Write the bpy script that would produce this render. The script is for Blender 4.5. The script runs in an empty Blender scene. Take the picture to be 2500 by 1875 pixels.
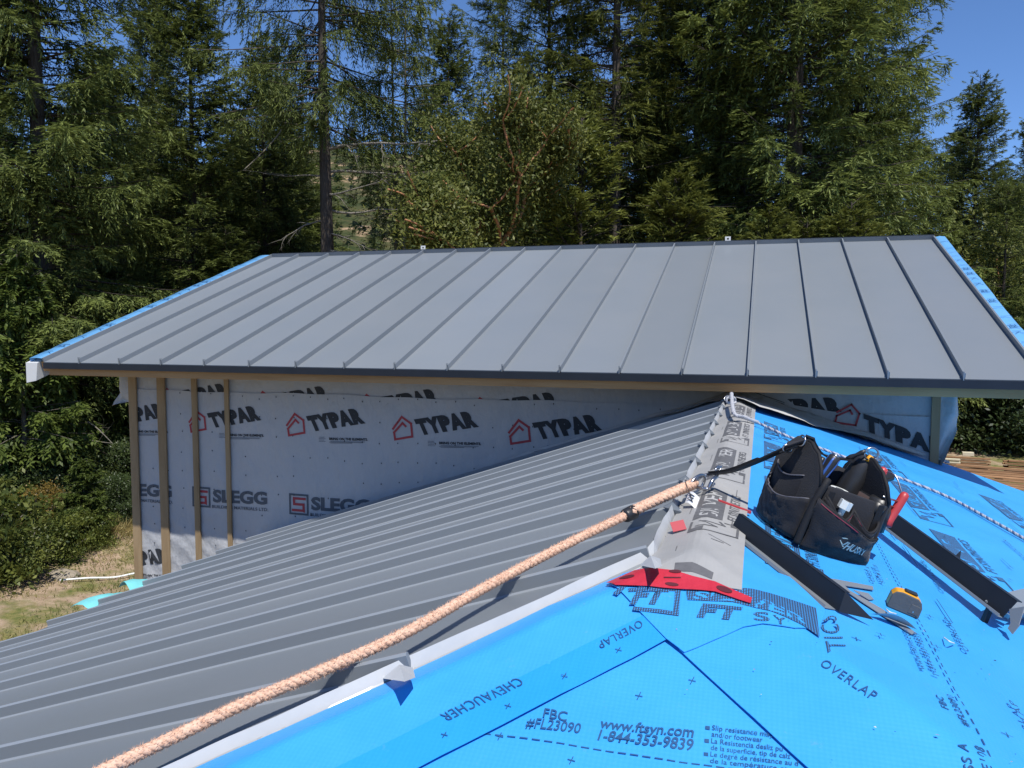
import bpy, bmesh, math, random
import numpy as np
from mathutils import Vector, Matrix, noise

# ------------------------------------------------------------------ camera, world, sun, exposure
SC = bpy.context.scene
COL = SC.collection
FPX, YAW, PIT, ROLL = 1975.435, 0.29916, 0.07335, 0.0010
FW = Vector((-math.sin(YAW) * math.cos(PIT), math.cos(YAW) * math.cos(PIT), -math.sin(PIT)))
_r = Vector((math.cos(YAW), math.sin(YAW), 0)); _u = _r.cross(FW)
RT = _r * math.cos(ROLL) + _u * math.sin(ROLL)
UP = -_r * math.sin(ROLL) + _u * math.cos(ROLL)
cam = bpy.data.cameras.new('camera'); co = bpy.data.objects.new('camera', cam); COL.objects.link(co)
co.matrix_world = Matrix(((RT.x, UP.x, -FW.x, 0), (RT.y, UP.y, -FW.y, 0), (RT.z, UP.z, -FW.z, 0), (0, 0, 0, 1)))
cam.sensor_width = 36; cam.lens = FPX / 2500 * 36; cam.clip_start = .05; cam.clip_end = 3000
SC.camera = co
SUN_AZ, SUN_EL = math.radians(38), math.radians(60.5)      # azimuth: right of straight behind the camera's wall axis
SV = Vector((math.sin(SUN_AZ) * math.cos(SUN_EL), -math.cos(SUN_AZ) * math.cos(SUN_EL), math.sin(SUN_EL)))
W = bpy.data.worlds.new('World'); SC.world = W; W.use_nodes = True
_n = W.node_tree.nodes; _l = W.node_tree.links
sky = _n.new('ShaderNodeTexSky'); sky.sky_type = 'NISHITA'; sky.sun_disc = False
sky.sun_elevation = SUN_EL; sky.sun_rotation = math.atan2(SV.x, SV.y)
sky.altitude = 3000; sky.air_density = 1.0; sky.dust_density = 0; sky.ozone_density = 10.0
_l.new(sky.outputs[0], _n['Background'].inputs[0]); _n['Background'].inputs[1].default_value = .132
sl = bpy.data.lights.new('sun', 'SUN'); sl.energy = 4.0; sl.angle = math.radians(.53); sl.color = (1, .955, .89)
so = bpy.data.objects.new('sun', sl); COL.objects.link(so); so.rotation_euler = SV.to_track_quat('Z', 'Y').to_euler()
SC.view_settings.view_transform = 'Standard'; SC.view_settings.look = 'None'
SC.view_settings.exposure = .40; SC.view_settings.gamma = 1; SC.view_settings.use_curve_mapping = False

# ------------------------------------------------------------------ measured planes of the place
T = .3381                       # roof pitch, 4 in 12
XR, ZR, YE = -.13, -.4973, 1.78 # hipped wing: ridge line x, z and where the ridge ends
YW, GZ, S = 6.0, -4.6, .4064    # wall plane, ground level, panel width

def ray(x, y): return FW * FPX + RT * (x - 1250) + UP * (937.5 - y)
def hit(x, y, n, c): d = ray(x, y); return d * (c / d.dot(n))
def pL(x, y, h=0): return hit(x, y, Vector((-T, 0, 1)), ZR + h - T * XR)
def pR(x, y, h=0): return hit(x, y, Vector((T, 0, 1)), ZR + h + T * XR)
def pF(x, y, h=0): return hit(x, y, Vector((0, -T, 1)), ZR + h - T * YE)
def pY(x, y, Y=YW): return hit(x, y, Vector((0, 1, 0)), Y)
def roofz(x, y): return ZR - T * max(abs(x - XR), YE - y, 0)
def pS(x, y):                   # whichever slope of the hipped wing shows at this picture point, in plan
    for f in (pL, pF, pR):
        p = f(x, y)
        if abs(roofz(p.x, p.y) - p.z) < 2e-4: return (p.x, p.y)
    p = pF(x, y); return (p.x, p.y)
def far(x, d, z=GZ):            # a ground point at depth d under picture column x
    v = (FW * FPX + RT * (x - 1250)); v = v * (d / FPX); return Vector((v.x, v.y, z))
def fbm(p, s=1.0, o=4): return noise.fractal(Vector(p) * s, 1.0, 2.0, o)

# ------------------------------------------------------------------ helpers
def tag(o, label=None, cat=None, group=None, kind=None):
    if label: o['label'] = label
    if cat: o['category'] = cat
    if group: o['group'] = group
    if kind: o['kind'] = kind
    return o

def empty(name, loc, label, cat, group=None, rz=0):
    o = bpy.data.objects.new(name, None); COL.objects.link(o); o.location = loc
    o.rotation_euler = (0, 0, rz); o.empty_display_size = .2
    return tag(o, label, cat, group)

def adopt(o, parent):           # parent, leaving the child where its world coordinates put it
    o.parent = parent
    if parent is not None:
        m = Matrix.Translation(parent.location) if parent.parent is None else Matrix.Identity(4)
        o.matrix_parent_inverse = m.inverted()
    return o

def link_mesh(name, me, parent=None, world=True):
    o = bpy.data.objects.new(name, me); COL.objects.link(o)
    if parent is not None:
        if world: adopt(o, parent)
        else: o.parent = parent
    return o

class MB:
    def __init__(s): s.v = []; s.f = []; s.m = []
    def add(s, vs, fs, m=0):
        b = len(s.v); s.v += [tuple(v) for v in vs]; s.f += [tuple(b + i for i in f) for f in fs]; s.m += [m] * len(fs); return s
    def quad(s, a, b, c, d, m=0): return s.add([a, b, c, d], [(0, 1, 2, 3)], m)
    def box(s, c, ax, hs, m=0):
        c = Vector(c); A = [Vector(a) * h for a, h in zip(ax, hs)]
        vs = [c + A[0] * i + A[1] * j + A[2] * k for i in (-1, 1) for j in (-1, 1) for k in (-1, 1)]
        return s.add(vs, [(0, 1, 3, 2), (4, 6, 7, 5), (0, 4, 5, 1), (2, 3, 7, 6), (0, 2, 6, 4), (1, 5, 7, 3)], m)
    def abox(s, a, b, m=0):
        a = Vector(a); b = Vector(b)
        return s.box((a + b) / 2, ((1, 0, 0), (0, 1, 0), (0, 0, 1)), [(b[i] - a[i]) / 2 for i in range(3)], m)
    def tube(s, path, rad, n=6, m=0, cap=True, closed=False):
        P = [Vector(p) for p in path]; k = len(P)
        R = rad if hasattr(rad, '__len__') else [rad] * k
        vs = []; prev = None
        for i, p in enumerate(P):
            t = (P[(i + 1) % k] - P[i - 1]) if closed else (P[min(i + 1, k - 1)] - P[max(i - 1, 0)])
            t.normalize()
            if prev is None: a = t.orthogonal().normalized()
            else:
                a = prev - t * prev.dot(t)
                a = a.normalized() if a.length > 1e-6 else t.orthogonal().normalized()
            prev = a; b = t.cross(a)
            vs += [p + (a * math.cos(q) + b * math.sin(q)) * R[i] for q in [2 * math.pi * j / n for j in range(n)]]
        fs = []
        for i in range(k if closed else k - 1):
            for j in range(n):
                i2 = (i + 1) % k; fs.append((i * n + j, i * n + (j + 1) % n, i2 * n + (j + 1) % n, i2 * n + j))
        if cap and not closed: fs += [tuple(range(n))[::-1], tuple((k - 1) * n + j for j in range(n))]
        return s.add(vs, fs, m)
    def grid(s, fn, nu, nv, m=0, thick=None):
        vs = [Vector(fn(i / nu, j / nv)) for i in range(nu + 1) for j in range(nv + 1)]
        g = lambda i, j: i * (nv + 1) + j
        fs = [(g(i, j), g(i + 1, j), g(i + 1, j + 1), g(i, j + 1)) for i in range(nu) for j in range(nv)]
        return s.add(vs, fs, m)
    def prism(s, poly, off, m=0, m2=None):
        off = Vector(off); k = len(poly); P = [Vector(p) for p in poly]
        s.add(P, [tuple(range(k))], m)
        s.add([p + off for p in P], [tuple(range(k))[::-1]], m if m2 is None else m2)
        for i in range(k):
            j = (i + 1) % k; s.add([P[i], P[i] + off, P[j] + off, P[j]], [(0, 1, 2, 3)], m if m2 is None else m2)
        return s
    def build(s, name, mats, parent=None, smooth=False, world=True, fix=True, bevel=0):
        me = bpy.data.meshes.new(name); me.from_pydata(s.v, [], s.f)
        for x in (mats if isinstance(mats, (list, tuple)) else [mats]): me.materials.append(x)
        me.polygons.foreach_set('material_index', s.m)
        if smooth: me.polygons.foreach_set('use_smooth', [True] * len(s.f))
        if fix:
            bm = bmesh.new(); bm.from_mesh(me)
            bmesh.ops.remove_doubles(bm, verts=bm.verts, dist=1e-5)
            bmesh.ops.recalc_face_normals(bm, faces=bm.faces); bm.to_mesh(me); bm.free()
        me.update()
        o = link_mesh(name, me, parent, world)
        if bevel:
            b = o.modifiers.new('bevel', 'BEVEL'); b.width = bevel; b.segments = 2; b.limit_method = 'ANGLE'; b.angle_limit = .6
        return o

def np_quads(name, V, mats, tint=None):     # V: (n,4,3) quads, tint: (n,)
    n = len(V); me = bpy.data.meshes.new(name)
    me.vertices.add(4 * n); me.loops.add(4 * n); me.polygons.add(n)
    me.vertices.foreach_set('co', np.ascontiguousarray(V, np.float32).ravel())
    me.loops.foreach_set('vertex_index', np.arange(4 * n, dtype=np.int32))
    me.polygons.foreach_set('loop_start', np.arange(0, 4 * n, 4, dtype=np.int32))
    for m in (mats if isinstance(mats, (list, tuple)) else [mats]): me.materials.append(m)
    if tint is not None:
        a = me.attributes.new('tint', 'FLOAT', 'POINT'); a.data.foreach_set('value', np.repeat(tint, 4).astype(np.float32))
    me.update(calc_edges=True); me.validate()
    return me

# ------------------------------------------------------------------ materials
def nd(t, kind, **k):
    n = t.nodes.new(kind)
    for a, b in k.items(): setattr(n, a, b)
    return n

def mat(name, col, rough=.6, metal=0, spec=.5, var=None, bump=None, rnd=0, coat=0, wave=None, sheen=0, rough_var=0):
    """var=(scale, colour2, contrast) mottles; bump=(scale, strength, distance) relief; rnd: per-object value shift"""
    m = bpy.data.materials.new(name); m.use_nodes = True; t = m.node_tree
    p = t.nodes['Principled BSDF']; L = t.links.new
    p.inputs['Base Color'].default_value = (*col, 1); p.inputs['Roughness'].default_value = rough
    p.inputs['Metallic'].default_value = metal; p.inputs['Specular IOR Level'].default_value = spec
    if coat: p.inputs['Coat Weight'].default_value = coat; p.inputs['Coat Roughness'].default_value = .15
    if sheen: p.inputs['Sheen Weight'].default_value = sheen
    tc = nd(t, 'ShaderNodeTexCoord').outputs['Object']
    cur = None
    if var:
        nz = nd(t, 'ShaderNodeTexNoise'); nz.inputs['Scale'].default_value = var[0]; nz.inputs['Detail'].default_value = 6
        nz.inputs['Roughness'].default_value = .65
        if len(var) > 3:
            mp = nd(t, 'ShaderNodeMapping'); mp.inputs['Scale'].default_value = var[3]; L(tc, mp.inputs[0]); L(mp.outputs[0], nz.inputs['Vector'])
        else: L(tc, nz.inputs['Vector'])
        r = nd(t, 'ShaderNodeValToRGB'); r.color_ramp.elements[0].position = .5 - var[2]; r.color_ramp.elements[1].position = .5 + var[2]
        r.color_ramp.elements[0].color = (*col, 1); r.color_ramp.elements[1].color = (*var[1], 1)
        L(nz.outputs[0], r.inputs[0]); cur = r.outputs[0]
        if rough_var:
            mr = nd(t, 'ShaderNodeMapRange'); mr.inputs[3].default_value = rough - rough_var; mr.inputs[4].default_value = rough + rough_var
            L(nz.outputs[0], mr.inputs[0]); L(mr.outputs[0], p.inputs['Roughness'])
    if rnd:
        oi = nd(t, 'ShaderNodeObjectInfo'); hs = nd(t, 'ShaderNodeHueSaturation')
        mr = nd(t, 'ShaderNodeMapRange'); mr.inputs[3].default_value = 1 - rnd; mr.inputs[4].default_value = 1 + rnd
        L(oi.outputs['Random'], mr.inputs[0]); L(mr.outputs[0], hs.inputs['Value'])
        if cur: L(cur, hs.inputs['Color'])
        else: hs.inputs['Color'].default_value = (*col, 1)
        cur = hs.outputs[0]
    if cur: L(cur, p.inputs['Base Color'])
    if bump:
        nz = nd(t, 'ShaderNodeTexNoise'); nz.inputs['Scale'].default_value = bump[0]; nz.inputs['Detail'].default_value = 5
        if len(bump) > 3:
            mp = nd(t, 'ShaderNodeMapping'); mp.inputs['Scale'].default_value = bump[3]; L(tc, mp.inputs[0]); L(mp.outputs[0], nz.inputs['Vector'])
        else: L(tc, nz.inputs['Vector'])
        b = nd(t, 'ShaderNodeBump'); b.inputs['Strength'].default_value = bump[1]; b.inputs['Distance'].default_value = bump[2]
        L(nz.outputs[0], b.inputs['Height']); L(b.outputs[0], p.inputs['Normal'])
    return m

def math_node(t, op, a, b=None):
    n = nd(t, 'ShaderNodeMath', operation=op)
    for i, x in enumerate((a, b)):
        if x is None: continue
        if isinstance(x, (int, float)): n.inputs[i].default_value = x
        else: t.links.new(x, n.inputs[i])
    return n.outputs[0]

def quilt(t, k1, k2=None, rot=.78):        # a small lattice: sin * sin of rotated object coordinates
    tc = nd(t, 'ShaderNodeTexCoord').outputs['Object']
    mp = nd(t, 'ShaderNodeMapping'); mp.inputs['Rotation'].default_value = (0, 0, rot); t.links.new(tc, mp.inputs[0])
    sx = nd(t, 'ShaderNodeSeparateXYZ'); t.links.new(mp.outputs[0], sx.inputs[0])
    a = math_node(t, 'SINE', math_node(t, 'MULTIPLY', sx.outputs[0], k1)); b = math_node(t, 'SINE', math_node(t, 'MULTIPLY', sx.outputs[1], k2 or k1))
    return a, b

def membrane(name, col, col2, k=520, rough=.45, strength=.13):
    m = mat(name, col, rough, 0, .4, var=(3.5, col2, .16), rough_var=.08); t = m.node_tree; p = t.nodes['Principled BSDF']
    a, b = quilt(t, k); h = math_node(t, 'MULTIPLY', a, b)
    tc = nd(t, 'ShaderNodeTexCoord').outputs['Object']
    nz = nd(t, 'ShaderNodeTexNoise'); nz.inputs['Scale'].default_value = 14; nz.inputs['Detail'].default_value = 4; t.links.new(tc, nz.inputs['Vector'])
    hh = math_node(t, 'ADD', math_node(t, 'MULTIPLY', h, .0012), math_node(t, 'MULTIPLY', nz.outputs[0], .016))
    bp = nd(t, 'ShaderNodeBump'); bp.inputs['Strength'].default_value = strength; bp.inputs['Distance'].default_value = 1
    t.links.new(hh, bp.inputs['Height']); t.links.new(bp.outputs[0], p.inputs['Normal'])
    # scuffs and dust
    n2 = nd(t, 'ShaderNodeTexNoise'); n2.inputs['Scale'].default_value = 16; n2.inputs['Detail'].default_value = 10; n2.inputs['Roughness'].default_value = .86
    t.links.new(tc, n2.inputs['Vector'])
    rp = nd(t, 'ShaderNodeValToRGB'); rp.color_ramp.elements[0].position = .60; rp.color_ramp.elements[1].position = .76; t.links.new(n2.outputs[0], rp.inputs[0])
    mx = nd(t, 'ShaderNodeMix', data_type='RGBA'); src = p.inputs['Base Color'].links[0].from_socket
    t.links.new(math_node(t, 'MULTIPLY', rp.outputs[0], .35), mx.inputs[0]); t.links.new(src, mx.inputs[6]); mx.inputs[7].default_value = (.30, .33, .36, 1)
    t.links.new(mx.outputs[2], p.inputs['Base Color'])
    return m

def halftone(name, col, under, k=900, thr=.45):     # flat print: a lattice of ink over the sheet colour
    m = mat(name, col, .5); t = m.node_tree; p = t.nodes['Principled BSDF']
    a, b = quilt(t, k); g = math_node(t, 'GREATER_THAN', math_node(t, 'MULTIPLY', a, b), thr)
    mx = nd(t, 'ShaderNodeMix', data_type='RGBA'); t.links.new(g, mx.inputs[0])
    mx.inputs[6].default_value = (*col, 1); mx.inputs[7].default_value = (*under, 1); t.links.new(mx.outputs[2], p.inputs['Base Color'])
    return m

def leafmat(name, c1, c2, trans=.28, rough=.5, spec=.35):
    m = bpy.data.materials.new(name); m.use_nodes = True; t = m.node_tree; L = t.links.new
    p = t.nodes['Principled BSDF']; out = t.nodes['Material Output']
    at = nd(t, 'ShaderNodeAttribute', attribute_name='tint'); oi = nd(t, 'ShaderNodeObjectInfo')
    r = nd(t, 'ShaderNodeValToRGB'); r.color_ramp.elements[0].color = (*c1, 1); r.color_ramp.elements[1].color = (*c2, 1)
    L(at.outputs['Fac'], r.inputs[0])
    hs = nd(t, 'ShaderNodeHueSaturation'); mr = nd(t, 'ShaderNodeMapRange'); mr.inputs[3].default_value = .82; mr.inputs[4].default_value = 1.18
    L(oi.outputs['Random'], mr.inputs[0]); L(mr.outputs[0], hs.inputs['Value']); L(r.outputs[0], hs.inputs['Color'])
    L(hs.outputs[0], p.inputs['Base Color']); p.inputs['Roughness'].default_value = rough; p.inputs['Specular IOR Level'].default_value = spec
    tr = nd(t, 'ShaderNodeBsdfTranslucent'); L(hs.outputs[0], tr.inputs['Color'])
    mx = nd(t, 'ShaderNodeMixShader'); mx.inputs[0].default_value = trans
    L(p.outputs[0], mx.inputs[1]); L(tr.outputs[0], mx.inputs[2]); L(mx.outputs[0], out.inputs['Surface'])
    return m

M = {}
M['metal'] = mat('charcoal_roof_metal', (.186, .210, .232), .46, 0, .45, var=(1.3, (.202, .221, .238), .25), bump=(2.2, .12, .02), rnd=.07, rough_var=.06, coat=.12)
M['metal_edge'] = mat('seam_edge_highlight', (.245, .27, .295), .36, 0, .6)  # same roof metal, lightened to paint the glint along the seam bends
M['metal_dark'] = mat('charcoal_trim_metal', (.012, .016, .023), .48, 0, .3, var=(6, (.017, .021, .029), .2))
M['metal_back'] = mat('pale_metal_underside', (.36, .38, .40), .60, 0, .3, var=(8, (.42, .435, .45), .2), bump=(40, .2, .003))
M['wood'] = mat('weathered_furring_wood', (.235, .160, .085), .75, 0, .3, var=(5, (.35, .255, .145), .22, (3, 3, .35)), bump=(40, .3, .004, (3, 3, .2)), rnd=.12)
M['fascia'] = mat('fascia_wood', (.34, .185, .075), .7, 0, .3, var=(4, (.46, .28, .13), .2, (.3, 3, 3)), bump=(40, .3, .004, (.2, 3, 3)))
M['lumber'] = mat('lumber', (.24, .125, .060), .75, 0, .3, var=(3, (.36, .21, .11), .25), rnd=.3)
M['lumber_pale'] = mat('lumber_pale', (.62, .55, .38), .75, 0, .3, var=(3, (.70, .64, .48), .25), rnd=.08)
M['white_paint'] = mat('white_painted_wood', (.66, .67, .66), .5, 0, .4, var=(10, (.58, .59, .58), .3))
M['wrap'] = mat('woven_house_wrap', (.38, .395, .41), .62, 0, .35, var=(1.6, (.45, .455, .465), .3), bump=(4.0, 1.0, .055, (1.0, 1, .6)))
M['wrap_back'] = mat('house_wrap_back', (.40, .41, .41), .7, 0, .3, var=(9, (.52, .52, .52), .25), bump=(16, .8, .02))
M['ink'] = mat('black_print', (.028, .032, .038), .6, 0, .3)
M['ink_grey'] = mat('grey_print', (.085, .10, .12), .6, 0, .3)
M['ink_red'] = mat('red_print', (.36, .05, .06), .6, 0, .3)
BLUE = (.036, .312, .74)
M['blue'] = membrane('blue_underlayment', BLUE, (.046, .348, .79))
M['blue_smooth'] = membrane('blue_lap_strip', (.022, .29, .72), (.03, .32, .76), 520, .32, .12)
M['blue_rake'] = mat('blue_underlayment_paled_by_glare', (.14, .43, .80), .35, 0, .6, var=(6, (.19, .48, .82), .2), coat=1)  # same blue underlayment, grazing sky glare put into a paler base colour
M['silver'] = membrane('grey_underlayment', (.32, .32, .315), (.38, .375, .36), 520, .5, .07)
M['ink_blue'] = halftone('grey_print_on_blue', (.035, .062, .115), BLUE)
M['ink_thin'] = mat('fine_print_on_blue', (.02, .085, .21), .5)
M['ink_silver'] = mat('dark_print_on_grey', (.105, .105, .11), .5, 0, .3, var=(60, (.14, .14, .145), .2))
M['ink_light'] = mat('grey_print_gap', (.42, .42, .41), .5)
M['ink_gap_blue'] = mat('blue_print_gap', (.032, .31, .70), .5)
M['red_tape'] = mat('red_sheathing_tape', (.46, .022, .040), .36, 0, .45, var=(9, (.54, .04, .065), .25), bump=(26, .7, .01))
M['ink_tape'] = mat('dark_print_on_tape', (.10, .015, .022), .5)
M['teal'] = mat('teal_membrane', (.17, .58, .60), .4, 0, .4, var=(5, (.22, .64, .66), .3))
M['rope'] = mat('tan_rope_fibre', (.56, .33, .22), .9, 0, .15, var=(90, (.80, .56, .42), .25), bump=(160, .5, .003))
M['rope_grey'] = mat('grey_white_rope_fibre', (.34, .35, .38), .8, 0, .3, var=(80, (.50, .50, .52), .25))
M['rope_blue'] = mat('slate_blue_rope_strand', (.10, .13, .22), .7, 0, .3)
M['black_fabric'] = mat('black_bag_fabric', (.011, .012, .016), .82, 0, .3, var=(20, (.019, .019, .024), .25), bump=(260, .5, .002), sheen=.12)
M['black_lining'] = mat('brown_bag_lining', (.055, .036, .036), .8)
M['webbing'] = mat('black_webbing', (.014, .014, .016), .7, 0, .3, bump=(300, .4, .002))
M['piping_grey'] = mat('grey_piping', (.10, .10, .12), .6)
M['piping_red'] = mat('red_piping', (.22, .02, .04), .6)
M['steel'] = mat('steel', (.55, .55, .56), .28, 1, .5, var=(30, (.42, .42, .43), .3))
M['black_plastic'] = mat('black_plastic', (.018, .019, .021), .38, 0, .5, var=(30, (.028, .028, .03), .3))
M['rubber'] = mat('dark_grey_rubber', (.075, .080, .085), .62, 0, .4, var=(50, (.095, .10, .105), .3), bump=(200, .3, .002))
M['yellow'] = mat('yellow_plastic', (.80, .37, .02), .4, 0, .5, var=(30, (.72, .33, .02), .3))
M['red_plastic'] = mat('red_handle_plastic', (.48, .045, .05), .42, 0, .5, var=(40, (.42, .04, .045), .3))
M['blue_plastic'] = mat('blue_handle_plastic', (.04, .12, .42), .35)
M['white_plastic'] = mat('white_plastic', (.72, .74, .70), .42)
M['logo_teal'] = mat('grey_green_embroidery', (.27, .38, .40), .7)
M['logo_dim'] = mat('dim_embroidery', (.055, .055, .065), .7)
M['red_label'] = mat('red_paper_label', (.45, .07, .08), .55)
M['bark'] = mat('fir_bark', (.050, .040, .033), .9, 0, .2, var=(7, (.10, .085, .072), .2, (3, 3, .6)), bump=(9, 1, .05, (3, 3, .5)))
M['bark_pale'] = mat('pale_thin_bark', (.13, .11, .09), .9, 0, .2, var=(8, (.20, .175, .145), .25, (2, 2, .7)), bump=(12, 1, .03))
M['deadwood'] = mat('lichened_dead_wood', (.13, .115, .095), .9, 0, .2, var=(12, (.27, .25, .21), .25))
M['bark_orange'] = mat('peeling_orange_bark', (.36, .135, .055), .6, 0, .3, var=(5, (.48, .27, .14), .25))
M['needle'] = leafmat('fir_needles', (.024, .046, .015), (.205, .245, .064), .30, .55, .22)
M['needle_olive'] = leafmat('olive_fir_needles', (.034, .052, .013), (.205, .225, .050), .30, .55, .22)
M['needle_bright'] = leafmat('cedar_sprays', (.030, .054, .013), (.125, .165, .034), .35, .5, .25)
M['leaf'] = leafmat('arbutus_leaves', (.060, .085, .018), (.21, .215, .050), .28, .5, .25)
M['leaf_dark'] = leafmat('dark_shrub_leaves', (.022, .040, .014), (.080, .110, .034), .25, .42, .4)
M['leaf_olive'] = leafmat('olive_shrub_leaves', (.040, .070, .016), (.24, .265, .055), .35)
M['leaf_yellow'] = leafmat('yellowing_leaves', (.15, .11, .025), (.34, .22, .045), .3)
M['grass'] = leafmat('meadow_grass', (.085, .145, .030), (.44, .36, .16), .4)
M['rock'] = mat('pale_rock', (.25, .215, .16), .85, 0, .3, var=(6, (.36, .31, .24), .3), bump=(12, .8, .05))
M['tag'] = mat('white_paper_tag', (.74, .74, .73), .5)

# ------------------------------------------------------------------ lettering: flat print carried on real surfaces
_glyph = {}
def text2d(s, bold=0.0, shear=0.0, space=1.0):
    """triangulated text scaled so that it fills u 0..1 and cap height v 0..1"""
    key = (s, bold, shear, space)
    if key not in _glyph:
        c = bpy.data.curves.new('t', 'FONT'); c.body = s; c.offset = bold; c.space_character = space; c.resolution_u = 3; c.fill_mode = 'FRONT'
        o = bpy.data.objects.new('t', c); COL.objects.link(o)
        dg = bpy.context.evaluated_depsgraph_get(); me = o.evaluated_get(dg).to_mesh()
        v = np.array([(q.co.x, q.co.y) for q in me.vertices]); f = [tuple(p.vertices) for p in me.polygons]
        o.evaluated_get(dg).to_mesh_clear(); bpy.data.objects.remove(o); bpy.data.curves.remove(c)
        h = .70 + 2 * bold
        v[:, 1] = (v[:, 1] + bold) / h
        v[:, 0] = (v[:, 0] - v[:, 0].min()) / (v[:, 0].max() - v[:, 0].min())
        _glyph[key] = (v, f)
    return _glyph[key]

def place(mb, s, BL, BR, TL, fn, m=0, bold=0., shear=0., space=1.):
    v, f = text2d(s, bold, shear, space); BL, BR, TL = (np.array(a, float) for a in (BL, BR, TL))
    P = BL + v[:, :1] * (BR - BL) + v[:, 1:] * (TL - BL) + shear * v[:, 1:] * (BR - BL)
    mb.add([fn(a, b) for a, b in P], f, m)

def poly2(mb, pts, fn, m=0): mb.add([fn(*p) for p in pts], [tuple(range(len(pts)))], m)
def stroke(mb, pts, w, fn, m=0, closed=False):
    P = [Vector(p).to_2d() for p in pts]; k = len(P)
    for i in range(k if closed else k - 1):
        a, b = P[i], P[(i + 1) % k]; d = (b - a).normalized(); n = Vector((-d.y, d.x)) * w / 2
        a2, b2 = a - d * w / 2, b + d * w / 2
        poly2(mb, [a2 - n, b2 - n, b2 + n, a2 + n], fn, m)

# ------------------------------------------------------------------ the taller house behind
EY, EZ, LS = 5.333, -.310, 3.515
XL, XRT = -5.735, 1.552
CS, SN = 1 / math.sqrt(1 + T * T), T / math.sqrt(1 + T * T)
NU = Vector((0, -SN, CS)); DU = Vector((0, CS, SN))
def U(x, s, n=0): return Vector((x, EY, EZ)) + DU * s + NU * n       # s up the slope from the eave
RY, RZ = EY + LS * CS, EZ + LS * SN

house = empty('house', (-2.15, 6.0, GZ), 'taller house wrapped in printed white sheeting under a charcoal standing seam roof', 'house')
# walls
mb = MB()
BYD = 2 * RY - YW
wallz = lambda y: EZ + T * (min(y, 2 * RY - y) - EY) - .10
mb.quad((-5.47, YW, GZ), (1.14, YW, GZ), (1.14, YW, wallz(YW)), (-5.47, YW, wallz(YW)))
mb.quad((-5.47, BYD, GZ), (1.14, BYD, GZ), (1.14, BYD, wallz(YW)), (-5.47, BYD, wallz(YW)))
for x in (-5.47, 1.14):
    mb.add([(x, YW, GZ), (x, BYD, GZ), (x, BYD, wallz(YW)), (x, RY, wallz(RY)), (x, YW, wallz(YW))], [(0, 1, 2, 3, 4)])
mb.build('wall', M['wrap'], house)

def wrapy(x, z):                # wrinkles of the sheeting: slack diagonal folds low down, taut above
    low = max(0, min(1, (-1.55 - z) / .5)) * (1 - max(0, min(1, (x + 3.2) / 1.5)))
    a = math.sin((x * 1.0 + z * 1.35) * 26 + 2.2 * fbm((x, z, 3), 2.0))
    d = .0025 * fbm((x, z, 0), 3.2) + low * (.011 * max(0, a) + .006 * fbm((x, z, 7), 5))
    d += .018 * math.exp(-((x - .2 * z + 3.0) / .35) ** 2) * max(0, min(1, (-z - .9) / .5))
    d += .05 * math.exp(-((x + .15) / .45) ** 2) * max(0, min(1, (-.25 - z) / .5))
    return d
def lapz(x): return -.588 + .006 * math.sin(x * 3.1) + .004 * math.sin(x * 11)
LOW, HIGH = YW - .014, YW - .004
mb = MB(); mb.grid(lambda a, b: (-5.485 + a * 5.40, LOW - wrapy(-5.485 + a * 5.40, (z := -3.6 + b * (3.6 + lapz(-5.485 + a * 5.40)))), z), 150, 90)
lower = mb.build('house_wrap', M['wrap'], house, smooth=True)
mb = MB(); mb.grid(lambda a, b: (-5.482 + a * 6.62, HIGH - .3 * wrapy(-5.482 + a * 6.62, z := (-.80 + b * .62)) , z), 90, 14)
upper = mb.build('house_wrap', M['wrap'], house, smooth=True)
fl = lambda x, z: Vector((x, LOW - wrapy(x, z) - .004, z))
fu = lambda x, z: Vector((x, HIGH - .3 * wrapy(x, z) - .003, z))

HOUSE_OUT = [(-.017, .088), (.06, .187), (.142, .135), (.152, .030), (0, 0), (-.008, .057), (.066, .137), (.093, .113)]
def cutgrid(mb, step, xmax=None):      # cut lettering finer so it follows wrinkles
    return mb
def logo(fn, ox, oz, parent, red=True, xmax=None):
    mb = MB(); g = lambda a, b: fn(ox + a, oz + b)
    stroke(mb, HOUSE_OUT, .018, g, 1)
    # letters one by one, for true heavy spacing
    W_ = [('T', 0, .19), ('Y', .165, .40), ('P', .385, .575), ('A', .555, .80), ('R', .795, 1.0)]
    B0, BX, BU = np.array((.228, .042)), np.array((.498, .089)), np.array((-.062, .131))
    for ch, a, b in W_:
        place(mb, ch, B0 + BX * a, B0 + BX * b, B0 + BX * a + BU, g, 0, bold=.085)
    place(mb, 'BRING ON THE ELEMENTS.', (.387, -.022), (.744, -.0135), (.387, -.0005), g, 0, bold=.045)
    for k, (x0, x1) in enumerate(((.40, .72), (.387, .70), (.40, .60))):
        stroke(mb, [(x0, -.031 - .008 * k), (x1, -.024 - .008 * k)], .0032, g, 2)
    for k in range(4): stroke(mb, [(.29, -.002 - .012 * k), (.34 + .012 * (k % 2), -.001 - .012 * k)], .003, g, 2)
    return mb.build('printed_logo', [M['ink'], M['ink_red'], M['ink_grey']], parent, fix=False)
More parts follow.
